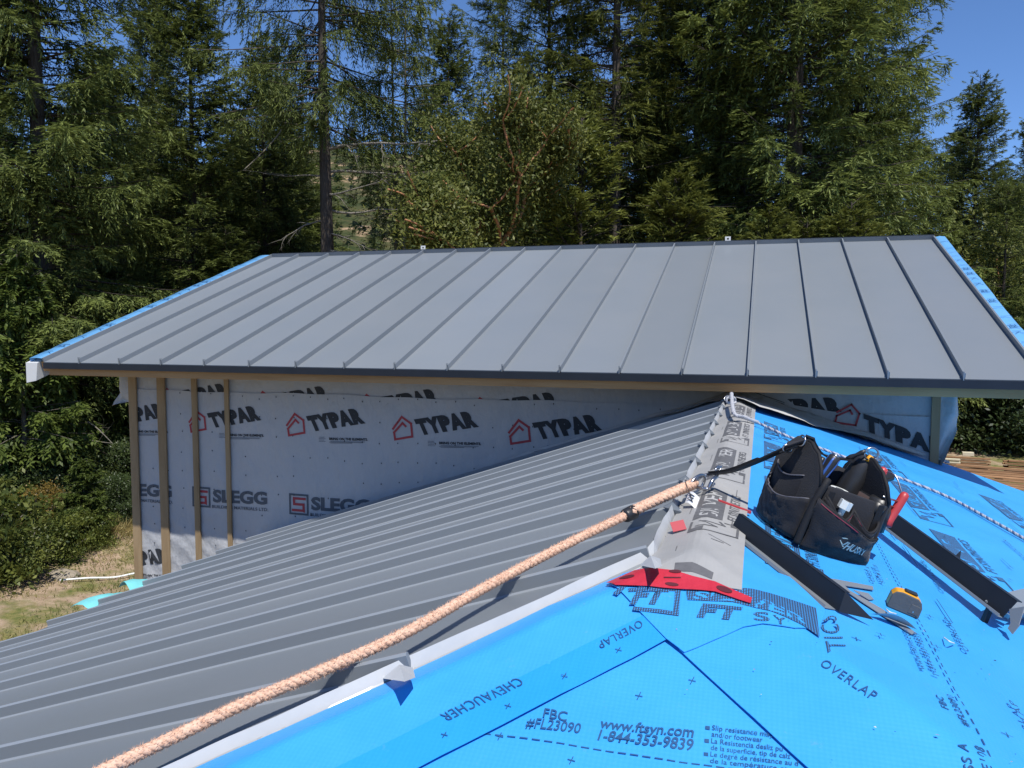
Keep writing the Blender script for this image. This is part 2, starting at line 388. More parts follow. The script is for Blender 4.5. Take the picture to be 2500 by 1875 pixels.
def slegg(fn, ox, oz, parent):
    mb = MB(); g = lambda a, b: fn(ox + a, oz + b)
    stroke(mb, [(0, -.49), (.172, -.49), (.172, -.655), (0, -.655)], .017, g, 0, True)
    stroke(mb, [(.145, -.522), (.040, -.522), (.040, -.572), (.132, -.572), (.132, -.624), (.028, -.624)], .021, g, 1)
    stroke(mb, [(.034, -.548), (.034, -.515)], .012, g, 1); stroke(mb, [(.138, -.600), (.138, -.634)], .012, g, 1)
    place(mb, 'SLEGG', (.208, -.612), (.763, -.598), (.208, -.496), g, 0, bold=.045)
    place(mb, 'BUILDING MATERIALS LTD.', (.198, -.664), (.774, -.654), (.198, -.636), g, 0, bold=.015)
    return mb.build('printed_logo', [M['ink_grey'], M['ink_red']], parent, fix=False)
for k in range(5):
    ox = -5.819 + .992 * k
    if k > 0: logo(fl, ox, -.962 + .0085 * k, lower)
    if k < 4:
        slegg(fl, ox, -.962, lower)
# first column is cut by the corner of the wall: only its right half is on the sheet
def cut_left(o, x0):
    bm = bmesh.new(); bm.from_mesh(o.data)
    bmesh.ops.bisect_plane(bm, geom=bm.verts[:] + bm.edges[:] + bm.faces[:], plane_co=(x0, 0, 0), plane_no=(-1, 0, 0), clear_outer=True)
    bm.to_mesh(o.data); bm.free()
cut_left(logo(fl, -5.819, -.962, lower), -5.48)
for o in [o for o in lower.children if min(v.co.x for v in o.data.vertices) < -5.485]: cut_left(o, -5.483)
for k in range(2):
    cut_left(logo(fl, -5.823 + .992 * k, -2.29, lower), -5.483)
for k in range(4): logo(fu, -5.143 + .99 * k, -.767, upper)
mb = MB()
rng = random.Random(3)
for r in range(12):
    for c in range(34):
        x, z = -5.42 + c * .163 + rng.uniform(-.01, .01), -.62 - r * .17 + rng.uniform(-.012, .012) - .01 * math.sin(c)
        if x > -.5 or rng.random() < .12: continue
        p = fl(x, z); mb.box(p, ((1, 0, 0), (0, 1, 0), (0, 0, 1)), (.0026, .002, .0055))
tag(mb.build('staples', M['ink'], lower), kind='stuff')

# right hand piece of sheeting, its top edge following the wing roof
def toppt(x): return np.interp(x, [-.16, .05, .17, .48, .85, 1.16], [-.46, -.475, -.555, -.60, -.612, -.615])
mb = MB()
def rsheet(a, b):
    x = -.16 + a * 1.31; zt = toppt(x); zb = roofz(x, YW) - .25
    z = zb + (zt - zb) * b; return (x, YW - .012 - .006 * max(0, math.sin(b * 3 + x * 5)) , z)
mb.grid(rsheet, 50, 20); rs = mb.build('house_wrap', M['wrap'], house, smooth=True)
ft = lambda x, z: Vector((x, YW - .024, z))
fr_ = lambda x, z: Vector((x, YW - .0085, z))
mb = MB()
B0, BX, BU = np.array((.686, -.722)), np.array((.515, -.170)), np.array((-.010, .118))
for ch, a, b in [('T', 0, .19), ('Y', .165, .40), ('P', .385, .575), ('A', .555, .80), ('R', .795, 1.0)]:
    place(mb, ch, B0 + BX * a, B0 + BX * b, B0 + BX * a + BU, ft, 0, bold=.085)
ca, sa = math.cos(math.radians(-19)), math.sin(math.radians(-19))
stroke(mb, [(.497 + (a * ca - b * sa) * .86, -.672 + (a * sa + b * ca) * .80) for a, b in HOUSE_OUT], .013, ft, 1)
o = mb.build('printed_logo', [M['ink'], M['ink_red']], rs, fix=False)
bm = bmesh.new(); bm.from_mesh(o.data)
bmesh.ops.bisect_plane(bm, geom=bm.verts[:] + bm.edges[:] + bm.faces[:], plane_co=(1.13, 0, 0), plane_no=(1, 0, 0), clear_outer=True)
bm.to_mesh(o.data); bm.free()
mb = MB(); B0, BX, BU = np.array((.06, -.655)), np.array((.50, .035)), np.array((-.045, .125))
for ch, a, b in [('T', 0, .19), ('Y', .165, .40), ('P', .385, .575), ('A', .555, .80), ('R', .795, 1.0)]:
    place(mb, ch, B0 + BX * a, B0 + BX * b, B0 + BX * a + BU, fr_, 0, bold=.085)
mb.build('printed_logo', M['ink'], rs, fix=False); mb = MB()
for k in range(3): stroke(mb, [(-.12, -.452 - .012 * k), (.16, -.545 - .012 * k)], .004, ft, 0)
tag(mb.build('fine_print', M['ink'], rs, fix=False), kind='stuff')

# furring strips nailed over the sheeting
for x0, x1, zb in ((-5.480, -5.396, -3.9), (-5.168, -5.084, -3.9), (-4.800, -4.745, -2.16), (-4.460, -4.417, -3.9), (1.093, 1.147, -.96)):
    mb = MB(); mb.abox((x0, YW - .040, zb), (x1, YW - .022 if x0 < 0 else YW - .026, -.20)); mb.build('furring_strip', M['wood'], house, bevel=.002)
# loose tails of sheeting at both corners
def flap(pts_in, pts_out, d0, name='house_wrap_flap'):
    mb = MB(); n = len(pts_in) - 1
    def g(a, b):
        i = min(int(a * n), n - 1); f = a * n - i
        p = Vector(pts_in[i]).lerp(Vector(pts_in[i + 1]), f); q = Vector(pts_out[i]).lerp(Vector(pts_out[i + 1]), f)
        r = p.lerp(q, b); w = d0 * math.sin(b * 4 + a * 7) * b + .02 * fbm((r.x, r.y, 5), 9) * b
        return (r.x, YW - .012 + w, r.y)
    mb.grid(g, 24, 12); return mb.build(name, M['wrap_back'], house, smooth=True)
flap([(1.145, -.25), (1.145, -.55), (1.145, -.75), (1.135, -.94)], [(1.21, -.25), (1.262, -.60), (1.262, -.695), (1.160, -.94)], .05)
flap([(-5.478, -.25), (-5.478, -.45), (-5.478, -.60), (-5.478, -.70)], [(-5.50, -.25), (-5.59, -.52), (-5.72, -.755), (-5.60, -.725)], .05)
# skirt of sheeting lying out over the wing roof
bx = [-1.95, -1.2, -.7, -.35, -.13, .0, .3, .6, .9, 1.22]; by = [5.985, 5.92, 5.84, 5.66, 5.27, 5.12, 5.37, 5.62, 5.87, 6.06]
mb = MB()
def skirt(a, b):
    x = -1.95 + a * 3.17; ye = np.interp(x, bx, by); y = YW - .013 + (ye - YW + .013) * b
    lift = .014 + .030 * b * (1 - .5 * b) + .012 * fbm((x, y, 2), 3.5) + .030 * math.exp(-((b - .12) / .15) ** 2)
    return (x + .04 * b * fbm((x, 0, 9), 4), y, roofz(x, y) + lift + .02 * math.exp(-((x - XR) / .2) ** 2) * b)
mb.grid(skirt, 70, 16); mb.build('house_wrap_skirt', M['wrap_back'], house, smooth=True)

# roof
mb = MB()
t = .085
mb.prism([U(XL - .06, 0, -.006), U(XRT + .06, 0, -.006), U(XRT + .06, LS, -.006), U(XL - .06, LS, -.006)], -NU * t)
bk = lambda x, s, n=0: Vector((x, 2 * RY - U(x, s, n).y, U(x, s, n).z))
mb.prism([bk(XL - .06, 0, -.006), bk(XRT + .06, 0, -.006), bk(XRT + .06, LS - .002, -.006), bk(XL - .06, LS - .002, -.006)], (0, -SN * t, -CS * t))
roof = mb.build('roof', M['fascia'], house)
RIB, RW_ = .037, .012
ribs = [-5.357 + S * i for i in range(17)]
edges = [XL] + ribs + [XRT]
for i in range(18):
    a, b = edges[i], edges[i + 1]; mb = MB(); lo, hi = -.022, LS
    mb.quad(U(a, lo), U(b - RW_, lo), U(b - RW_, hi), U(a, hi))
    mb.quad(U(a, lo), U(b - RW_, lo), U(b - RW_, lo, -.012), U(a, lo, -.012))
    # upturned end at the ridge
    mb.prism([U(a, hi - .002), U(b - RW_, hi - .002), U(b - RW_, hi - .004, .042), U(a, hi - .004, .042)], DU * .002)
    # standing seam with its folded end
    mb.prism([U(b - RW_, lo), U(b, lo), U(b, lo, RIB), U(b - RW_, lo, RIB)], DU * (hi - lo))
    mb.prism([U(b - RW_ - .001, lo - .012, -.004), U(b - RW_ - .001, lo, RIB + .010), U(b - RW_ - .001, lo + .03, RIB), U(b - RW_ - .001, lo + .03, -.004)], (RW_ * .5, 0, 0))
    if i == 0: mb.prism([U(a - .012, lo), U(a, lo), U(a, lo, RIB), U(a - .012, lo, RIB)], DU * (hi - lo))
    mb.build('roof_panel', M['metal'], roof)
for x0, x1 in ((XL - .172, XL - .013), (XRT + .001, XRT + .088)):
    mb = MB()
    def rake(a, b):
        s = a * LS; w = .006 * math.sin(s * 4) * b
        return U(x0 + (x1 - x0) * b, s - .005, .030 - .012 * abs(b - .5) + .004 * fbm((s, b, x0), 4)) + Vector((0, 0, w))
    mb.grid(rake, 60, 4); mb.prism([U(x0, 0, -.02), U(x0, 0, .02), U(x0, LS, .02), U(x0, LS, -.02)], (.002, 0, 0)); r = mb.build('rake_underlayment', M['blue_rake'], roof, smooth=True)
    mb = MB(); rr = random.Random(5); s = .1
    while s < LS:
        k = rr.choice((0, 1, 2)); g = lambda a, b: U(x0 + (x1 - x0) * a, b, .036)
        if k == 0: stroke(mb, [(.1, s), (.9, s + .01)], .006, g)
        if k == 1: stroke(mb, [(.15, s), (.85, s), (.85, s + .06), (.15, s + .06)], .007, g, closed=True); place(mb, 'FT', (.25, s + .05), (.75, s + .05), (.25, s + .012), g, bold=.03)
        if k == 2:
            stroke(mb, [(.2, s), (.5, s + .03), (.8, s)], .007, g); stroke(mb, [(.1, s + .045), (.7, s + .05)], .005, g)
        s += rr.uniform(.12, .26)
    tag(mb.build('fine_print', M['ink_thin'], r, fix=False), kind='stuff')
mb = MB(); mb.abox((XL - .005, EY - .030, EZ - .062), (XRT + .01, EY - .016, EZ - .013)); mb.abox((XL - .005, EY - .016, EZ - .040), (XRT + .01, EY + .01, EZ - .016))
mb.build('eave_flashing', M['metal_dark'], roof)
mb = MB(); mb.abox((XL + .01, EY + .016, EZ - .118), (XRT + .05, EY + .05, EZ - .041)); mb.build('fascia_board', M['fascia'], roof, bevel=.002)
mb = MB()     # painted barge board under the left rake, its square-cut tail showing at the eave
for (x0, x1) in ((XL - .20, XL - .075), (XRT + .03, XRT + .085)):
    mb = MB(); mb.prism([(x0, EY - .02, EZ - .015), (x1, EY - .02, EZ - .015), (x1 - (.02 if x0 < 0 else 0), EY - .02, EZ - .165), (x0, EY - .02, EZ - .185)], Vector((0, LS * CS, LS * SN)))
    mb.build('barge_board', M['white_paint'], roof)
for x, y in ((1033, 612), (1777, 590)):
    q = pY(x, y, RY); q.z = max(q.z, RZ + .05); mb = MB()
    c = Vector((q.x, RY, RZ + .062))
    for a, b in (((-.028, -.024), (-.010, .024)), ((.010, -.024), (.028, .024)), ((-.010, -.024), (.010, -.008)), ((-.010, .010), (.010, .024))):
        mb.abox(c + Vector((a[0], -.003, a[1])), c + Vector((b[0], .003, b[1])))
    mb.abox(c + Vector((-.028, .003, -.030)), c + Vector((.028, .05, -.024))); mb.build('ridge_clip', M['white_paint'], roof)
mb = MB(); mb.prism([U(XL, LS + .004, .043), U(XRT, LS + .004, .043), U(XRT, LS + .004, .012), U(XL, LS + .004, .012)], DU * .02); mb.build('ridge_flashing', M['metal_dark'], roof)

# ------------------------------------------------------------------ the lower hipped wing we stand on
wing = empty('house_wing', (XR, 2.0, GZ), 'lower hipped wing, half metal panels and half blue underlayment, in front', 'house')
EAVE = 4.06
mb = MB()
crest = [(XR, YE), (XR, YW)]
zl = ZR - T * EAVE
def dk(x, y, o=-.016): return (x, y, roofz(x, y) + o)
A, B_, C_, D_ = (XR - EAVE, YE - EAVE), (XR + EAVE, YE - EAVE), (XR + EAVE, YW + .15), (XR - EAVE, YW - .02)
mb.add([dk(*A), dk(XR, YE), dk(XR, YW - .02), dk(*D_)], [(0, 1, 2, 3)])
mb.add([dk(*A), dk(*B_), dk(XR, YE)], [(0, 1, 2)])
mb.add([dk(*B_), dk(*C_), dk(1.16, YW + .15), dk(1.16, YW - .02), dk(XR, YW - .02), dk(XR, YE)], [(0, 1, 2, 3, 4, 5)])
mb.build('roof_deck', M['fascia'], wing, fix=False)
mb = MB()
for P, Q in ((D_, A), (A, B_), (B_, C_)):
    mb.add([(P[0], P[1], zl - .016), (Q[0], Q[1], zl - .016), (Q[0], Q[1], zl - .16), (P[0], P[1], zl - .16)], [(0, 1, 2, 3)])
mb.add([(A[0], A[1], zl - .16), (B_[0], B_[1], zl - .16), (C_[0], C_[1], zl - .16), (D_[0], D_[1], zl - .16)], [(0, 1, 2, 3)])
mb.build('fascia_board', M['fascia'], wing, fix=False)
mb = MB(); k = .45
mb.abox((A[0] + k, A[1] + k, GZ), (B_[0] - k, YW - .05, zl - .161)); mb.build('wall', M['wrap'], wing)

NL = Vector((-SN, 0, CS)); NRr = Vector((SN, 0, CS))
def Lp(x, y, n=0): return Vector((x, y, ZR + T * (x - XR))) + NL * n
def Rp(x, y, n=0): return Vector((x, y, ZR - T * (x - XR))) + NRr * n
EVL = -4.19
def xtop(y): return -.215 if y >= 1.805 else y - 2.02
seams = [4.64 + S * 3 - S * k for k in range(21)]
mroof = bpy.data.objects.new('metal_roof_slope', None); COL.objects.link(mroof); adopt(mroof, wing)
rng = random.Random(11)
for k, y0 in enumerate(seams):
    y1 = min(y0 + S, YW - .015)
    if y1 - y0 < .1 or xtop(y1) < EVL + .2: continue
    mb = MB(); ya, yb = y0 + RW_, y1
    ys = sorted({ya, yb} | ({1.805} if ya < 1.805 < yb else set()))
    for p, q in zip(ys[:-1], ys[1:]):
        mb.quad(Lp(EVL, p), Lp(EVL, q), Lp(xtop(q), q), Lp(xtop(p), p))
    mb.quad(Lp(EVL, ya), Lp(EVL, yb), Lp(EVL, yb, -.014), Lp(EVL, ya, -.014))
    xt = xtop(y0 + RW_)
    pr = [Lp(EVL, y0 - .005, 0), Lp(EVL, ya, 0), Lp(EVL, ya, RIB - .004), Lp(EVL, ya - .003, RIB), Lp(EVL, y0 + .005, RIB), Lp(EVL, y0, RIB - .005), Lp(EVL, y0, .004)]
    run = Lp(xt - .012, 0) - Lp(EVL, 0); mb.add(pr, [tuple(range(7))]); mb.add([p + run for p in pr], [tuple(range(7))[::-1]])
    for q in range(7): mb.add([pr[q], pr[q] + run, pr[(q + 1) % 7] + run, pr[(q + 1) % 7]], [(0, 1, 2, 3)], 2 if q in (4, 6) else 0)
    # end of the pan bent up along ridge or hip; its pale underside faces us
    n = 14; tops = []; bots = []
    for i in range(n + 1):
        u = i / n; y = y0 + .001 + (y1 - y0 - .002) * u; x = xtop(y); hip = y < 1.805
        dx, dy = (.7071, -.7071) if hip else (1, 0)
        if hip: out, h = -.014 + .005 * fbm((y, 1, 1), 5), .025 + .003 * fbm((y, 5, 1), 6)
        else: sgn = math.sin(math.pi * u); out, h = .003 - .013 * sgn + .004 * fbm((y, 2, 2), 9), .040 - .010 * sgn
        bots.append((x, y)); tops.append((x + dx * out, y + dy * out, h))
    for i in range(n):
        (xa, ya_), (xb, yb_) = bots[i], bots[i + 1]; ta, tb = tops[i], tops[i + 1]
        mb.quad(Lp(xa, ya_), Lp(xb, yb_), Lp(tb[0], tb[1], tb[2]), Lp(ta[0], ta[1], ta[2]), 0)
        o = .002
        mb.quad(Lp(xa + o, ya_, -.004), Lp(xb + o, yb_, -.004), Lp(tb[0] + o, tb[1] - o * .3, tb[2] + .0008), Lp(ta[0] + o, ta[1] - o * .3, ta[2] + .0008), 1)
    hip = y0 < 1.805
    if not hip:      # dog-ear where seam meets the ridge upturn
        x = xtop(y0); j = rng.uniform(-.004, .004)
        mb.add([Lp(x - .02, y0 - .003, RIB + .003), Lp(x + .006 + j, y0 - .004, .046), Lp(x + .022 + j, y0 - .014, .016), Lp(x + .004, y0 - .002, .004)], [(0, 1, 2, 3)], 0)
        mb.add([Lp(x - .02, y0 + .003, RIB + .003), Lp(x + .006 + j, y0 + .001, .046), Lp(x + .018 + j, y0 + .016, .018), Lp(x + .004, y0 + .003, .004)], [(0, 1, 2, 3)], 1)
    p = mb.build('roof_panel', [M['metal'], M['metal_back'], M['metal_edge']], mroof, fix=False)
# crumpled dog-ears where seams run into the hip
def crumple(A, B, C, D, E):
    A, B, C, D, E = (pL(*p) for p in (A, B, C, D, E)); mb = MB()
    mb.add([A, B, C], [(0, 1, 2)], 1); mb.add([B, D, E, C], [(0, 1, 2, 3)], 0)
    mb.build('folded_tab', [M['metal_back'], M['white_paint']], mroof, fix=False)
crumple((932, 1656, .008), (976, 1622, .034), (988, 1664, .036), (1008, 1630, .030), (1014, 1654, .020)); crumple((1562, 1380, .012), (1588, 1356, .034), (1600, 1388, .034), (1612, 1364, .028), (1616, 1382, .018))
mb = MB(); mb.abox((EVL - .004, seams[-1], zl - .05), (EVL + .012, YW - .03, zl - .002)); mb.build('eave_flashing', M['metal_dark'], mroof)

# sheets and print draped over the hips
def roofs(x, y):
    sm = lambda a, b, e: .5 * (a + b + math.sqrt((a - b) ** 2 + e * e))
    d = x - XR
    return ZR - T * sm(sm(d, -d, .016), YE - y, .016)
def wr(x, y): return .0035 * fbm((x, y, 0), 4.0) + .002 * fbm((x, y, 4), 11, 2)
def drape(verts, faces, off, name, mats, parent, midx=None, step=.08, thick=0, wrink=1, smooth=True, liftfn=None):
    bm = bmesh.new(); vs = [bm.verts.new((a, b, 0)) for a, b in verts]
    for i, f in enumerate(faces):
        try: fc = bm.faces.new([vs[j] for j in f]); fc.material_index = midx[i] if midx else 0
        except ValueError: pass
    X = [v[0] for v in verts]; Y = [v[1] for v in verts]
    cuts = []
    for c in (-.02, -.007, .007, .02):
        cuts += [((XR + c, 0, 0), (1, 0, 0)), ((XR + c, YE, 0), (1, 1, 0)), ((XR + c, YE, 0), (1, -1, 0))]
    x = math.floor(min(X) / step) * step
    while x < max(X): cuts.append(((x, 0, 0), (1, 0, 0))); x += step
    y = math.floor(min(Y) / step) * step
    while y < max(Y): cuts.append(((0, y, 0), (0, 1, 0))); y += step
    for cc, nn in cuts:
        bmesh.ops.bisect_plane(bm, geom=bm.verts[:] + bm.edges[:] + bm.faces[:], plane_co=cc, plane_no=nn, dist=1e-5)
    for v in bm.verts:
        x, y = v.co.x, v.co.y; v.co.z = roofs(x, y) + off + wrink * wr(x, y) + (liftfn(x, y) if liftfn else 0)
    for f in bm.faces:
        if f.normal.z < 0: f.normal_flip()
    if thick:
        g = bmesh.ops.extrude_face_region(bm, geom=bm.faces[:])
        # the extruded copy becomes the top; old faces stay below
        for v in [e for e in g['geom'] if isinstance(e, bmesh.types.BMVert)]: v.co.z += thick
    me = bpy.data.meshes.new(name); bm.normal_update(); bm.to_mesh(me); bm.free()
    for m in (mats if isinstance(mats, (list, tuple)) else [mats]): me.materials.append(m)
    if smooth and not thick: me.polygons.foreach_set('use_smooth', [True] * len(me.polygons))
    return link_mesh(name, me, parent)
def sheet(name, poly, off, m, thick=.0014, step=.08, parent=None, **k):
    return drape(poly, [tuple(range(len(poly)))], off, name, m, parent or wing, thick=thick, step=step, **k)
def xy(p): return (p.x, p.y)

right = sheet('blue_underlayment', [(XR + .001, YE), (XR + EAVE + .02, YE - EAVE - .02), (XR + EAVE + .02, YW + .17), (1.165, YW + .17), (1.165, YW - .01), (XR + .001, YW - .01)], 0, M['blue'], thick=0, step=.12)
front = sheet('blue_underlayment', [(XR, YE - .001), (XR - EAVE, YE - EAVE), (XR + EAVE, YE - EAVE)], 0, M['blue'], thick=0, step=.1)
hl = lambda off, t: (XR + off * .7071 - t, YE - off * .7071 - t) if False else (XR - t + off * .7071, YE - t - off * .7071)
# strip along the left hip, with its smooth lap band at the lower edge
j1 = xy(pF(1625, 1571)); j0 = xy(pF(1070, 1760)); k1 = xy(pF(1570, 1510))
dirh = Vector((-.7071, -.7071)); 
def along(p, t): return (p[0] + dirh.x * t, p[1] + dirh.y * t)
edge_in = (-.185, YE - .02)
strip = sheet('hip_underlayment', [(-.305, 1.707), (-.24, 1.74), (j1[0] + .005, j1[1] + .01), along(j1, 2.6), (-2.30, -.29)], .004, M['blue'], step=.08)
band = .078
nb = Vector((.7071, -.7071))
b0 = (j1[0] - nb.x * band, j1[1] - nb.y * band)
lap = sheet('lap_strip', [along(b0, -.02), (j1[0] + .004, j1[1] + .004), along(j1, 2.55), along(b0, 2.55)], .0062, M['blue_smooth'], thick=.0008, step=.08)
# strip along the right hip and the patch that closes the ridge end
q0 = xy(pF(1670, 1605)); q1 = xy(pF(1960, 1875))
ext = (q1[0] + (q1[0] - q0[0]) * 8, q1[1] + (q1[1] - q0[1]) * 8)
rstrip = sheet('hip_underlayment', [(-.02, 1.56), (q0[0] - .01, q0[1] + .01), ext, (ext[0] + .45, ext[1] + .45), (.45, 1.40), (.20, 1.66)], .0050, M['blue'], step=.08)
patch = sheet('ridge_patch', [pS(*q) for q in ((1480, 1437), (1625, 1571), (1670, 1605), (1750, 1570), (1815, 1540), (1862, 1532), (1940, 1541), (1998, 1549), (2016, 1500), (1930, 1420), (1820, 1380), (1640, 1380), (1520, 1410))], .0085, M['blue'], step=.05)
def bump_end(x, y): return .006 * math.exp(-((x - XR - .01) / .05) ** 2) * math.exp(-((y - YE + .06) / .06) ** 2)
silver = sheet('grey_ridge_underlayment', [(-.212, 5.9), (-.212, 1.86), pS(1572, 1392), pS(1545, 1420), pS(1640, 1422), pS(1690, 1436), pS(1745, 1444), pS(1811, 1452), (-.028, 2.0), (-.028, 5.9)], .012, M['silver'], step=.05, liftfn=bump_end)
# red tape across the ridge end
tape = [pS(*q) for q in ((1480, 1439), (1548, 1409), (1640, 1411), (1690, 1426), (1745, 1436), (1836, 1474), (1832, 1487), (1745, 1460), (1690, 1456), (1640, 1453), (1502, 1446))]
tp = drape(tape, [(0, 1, 10), (1, 2, 9, 10), (2, 3, 8, 9), (3, 4, 7, 8), (4, 5, 6, 7)], .0150, 'red_tape', M['red_tape'], wing, thick=.0005, step=.03, liftfn=bump_end)

def prints(name, mats, parent, off, items, step=.06, liftfn=None):
    """items: callables that fill a flat MB whose z is ignored"""
    mb = MB(); f2 = lambda a, b: (a, b, 0)
    for it in items: it(mb, f2)
    o = drape([(v[0], v[1]) for v in mb.v], mb.f, off, name, mats, parent, midx=mb.m, step=step, wrink=1, liftfn=liftfn)
    return tag(o, kind='stuff') if name == 'fine_print' else o
def word(s, bl, br, tl, m=0, **k): return lambda mb, f: place(mb, s, bl, br, tl, f, m, **k)
def shape(pts, m=0): return lambda mb, f: poly2(mb, pts, f, m)
def line(pts, w, m=0, closed=False): return lambda mb, f: stroke(mb, pts, w, f, m, closed)
def ell(c, a, b, rot, m=0, n=14): return lambda mb, f: poly2(mb, [(c[0] + a * math.cos(q) * math.cos(rot) - b * math.sin(q) * math.sin(rot), c[1] + a * math.cos(q) * math.sin(rot) + b * math.sin(q) * math.cos(rot)) for q in [2 * math.pi * i / n for i in range(n)]], f, m)

def unit(x, y, sx, sy, o):      # one brand mark, reading up the ridge: dark slab with SILVER, line mark, FT SYNTHETICS under it
    g = lambda a, b: (x + b * sx, y + a * sy)           # a along +y, b across +x
    return [shape([g(.24, 0), g(1, 0), g(1.0, 1), g(.34, 1)], 0),
            word('SILVER', g(.34, .82), g(.97, .82), g(.31, .16), 1, bold=.01),
            line([g(.20, .02), g(0, .02), g(.10, 1.55), g(.34, 1.55), g(.30, 1.12)], .006, 0, False),
            shape([g(0, .03), g(.06, .03), g(.10, .45), g(.03, .45)], 0), shape([g(.27, 1.30), g(.34, 1.30), g(.36, 1.58), g(.29, 1.58)], 0),
            line([g(.10, .22), g(.16, .85), g(.20, .30), g(.24, 1.1), g(.28, .95)], .007, 0),
            word('FT SYNTHETICS', g(.40, 1.52), g(1.02, 1.52), g(.40, 1.14), 0, bold=.02)]
for y, l in ((1.93, .52), (2.62, .70), (3.48, .78), (4.40, .72)):
    prints('printed_logo', [M['ink_silver'], M['ink_light']], silver, .0142, unit(-.158, y, .072, l, 0), step=.1)
dl = [line([(-.172, y), (-.172, y + .12)], .0022, 0) for y in np.arange(1.70, 5, .45)] + [line([(-.062, y), (-.062, y + .09)], .0022, 0) for y in np.arange(1.70, 5, .38)]
dl += [line([(-.108, 1.92), (-.060, 1.90)], .004), line([(-.10, 1.89), (-.075, 1.895)], .003)]
prints('fine_print', M['ink_silver'], silver, .0142, dl, step=.2)
prints('mesh_print', M['ink_silver'], silver, .0142, [shape([pS(*q) for q in ((1645, 1412), (1648, 1391), (1690, 1394), (1742, 1415), (1738, 1430), (1690, 1416))])], step=.03, liftfn=bump_end)
for x, y, sx, l in ((.020, 1.915, .085, .40), (.020, 2.42, .078, .62), (.020, 3.22, .075, .75), (.022, 4.10, .075, .70), (.600, 2.58, .085, .66), (.600, 3.40, .085, .85), (.60, 4.45, .085, .8), (1.165, 4.20, .08, .80), (1.165, 3.1, .08, .80), (1.165, 2.0, .08, .8), (1.73, 3.6, .08, .8), (1.73, 4.8, .08, .8)):
    prints('printed_logo', [M['ink_blue'], M['ink_gap_blue']], right, .0022 if y > 1.95 else .0022, unit(x, y, sx, l, 0), step=.12)
fine = []
y = .9
while y < 4.6: fine.append(line([(.345, y), (.345, y + .016)], .0028)); y += .034
for x0, y0, s, ln, h in ((.292, 1.62, 'www.ftsyn.com', .20, .012), (.315, 1.62, '1-844-353-9839', .20, .012), (.268, 2.12, 'CLASS A', .12, .011), (.292, 2.14, 'ASTM E108', .15, .011), (.300, 1.46, 'FBC', .05, .012), (.322, 1.42, '#FL23090', .12, .012),
                         (.300, 1.24, 'CLASS A', .11, .014), (.326, 1.22, 'ASTM E108', .14, .014), (.415, 1.84, 'OVERLAP', .20, .012), (.445, 1.44, 'OVERLAP', .20, .012), (.46, 2.3, 'CHEVAUCHER', .30, .012), (.80, 2.55, 'OVERLAP', .26, .012), (.93, 3.2, 'CHEVAUCHER', .4, .014),
                         (.28, 2.70, 'www.ftsyn.com', .3, .012), (.31, 2.70, '1-844-353-9839', .3, .012)):
    fine.append(word(s, (x0 + h, y0), (x0 + h, y0 + ln), (x0, y0), bold=.012, space=1.15))
rr = random.Random(8)
for _ in range(60):
    x, y = rr.uniform(.4, 2.2), rr.uniform(1.5, 5.2); fine.append(line([(x, y), (x + rr.uniform(-.01, .01), y + rr.uniform(.05, .25))], .0025))
for _ in range(26):
    x, y = rr.uniform(.05, .9), rr.uniform(1.1, 3.2); fine += [line([(x - .008, y), (x + .008, y)], .002), line([(x, y - .008), (x, y + .008)], .002)]
prints('fine_print', M['ink_thin'], right, .0078, fine, step=.12)
# big mark that runs over the ridge end and down on the right slope
def P2(fn, x, y): return xy(fn(x, y))
Q = lambda *q: pS(*q)
mk = [line([Q(1540, 1455), Q(1655, 1450), Q(1650, 1512), Q(1552, 1500)], .011), line([Q(1505, 1463), Q(1525, 1442), Q(1550, 1442)], .011),
      word('FT', Q(1536, 1490), Q(1616, 1490), Q(1560, 1447), bold=.06),
      word('FT', Q(1700, 1520), Q(1800, 1527), Q(1716, 1484), bold=.06, space=1.15),
      shape([Q(1675, 1452), Q(1738, 1448), Q(1795, 1462), Q(1790, 1480), Q(1678, 1477)]), shape([Q(1795, 1455), Q(1808, 1446), Q(1992, 1497), Q(2001, 1565), Q(1963, 1538), Q(1880, 1503), Q(1790, 1480)]),
      word('SIL', Q(1692, 1474), Q(1790, 1478), Q(1698, 1455), 1, bold=.02), word('VER', Q(1818, 1487), Q(1972, 1537), Q(1822, 1462), 1, bold=.02),
      word('S', Q(1840, 1526), Q(1880, 1530), Q(1838, 1503), bold=.02), word('Y', Q(1890, 1532), Q(1922, 1540), Q(1886, 1512), bold=.02)]
prints('printed_logo', [M['ink_blue'], M['ink_gap_blue']], patch, .0112, mk, step=.03)
prints('printed_logo', M['ink_blue'], right, .0082, [word('TICS', P2(pR, 2068, 1592), P2(pR, 2040, 1512), P2(pR, 2020, 1594), bold=.005, space=1.25)], step=.05)
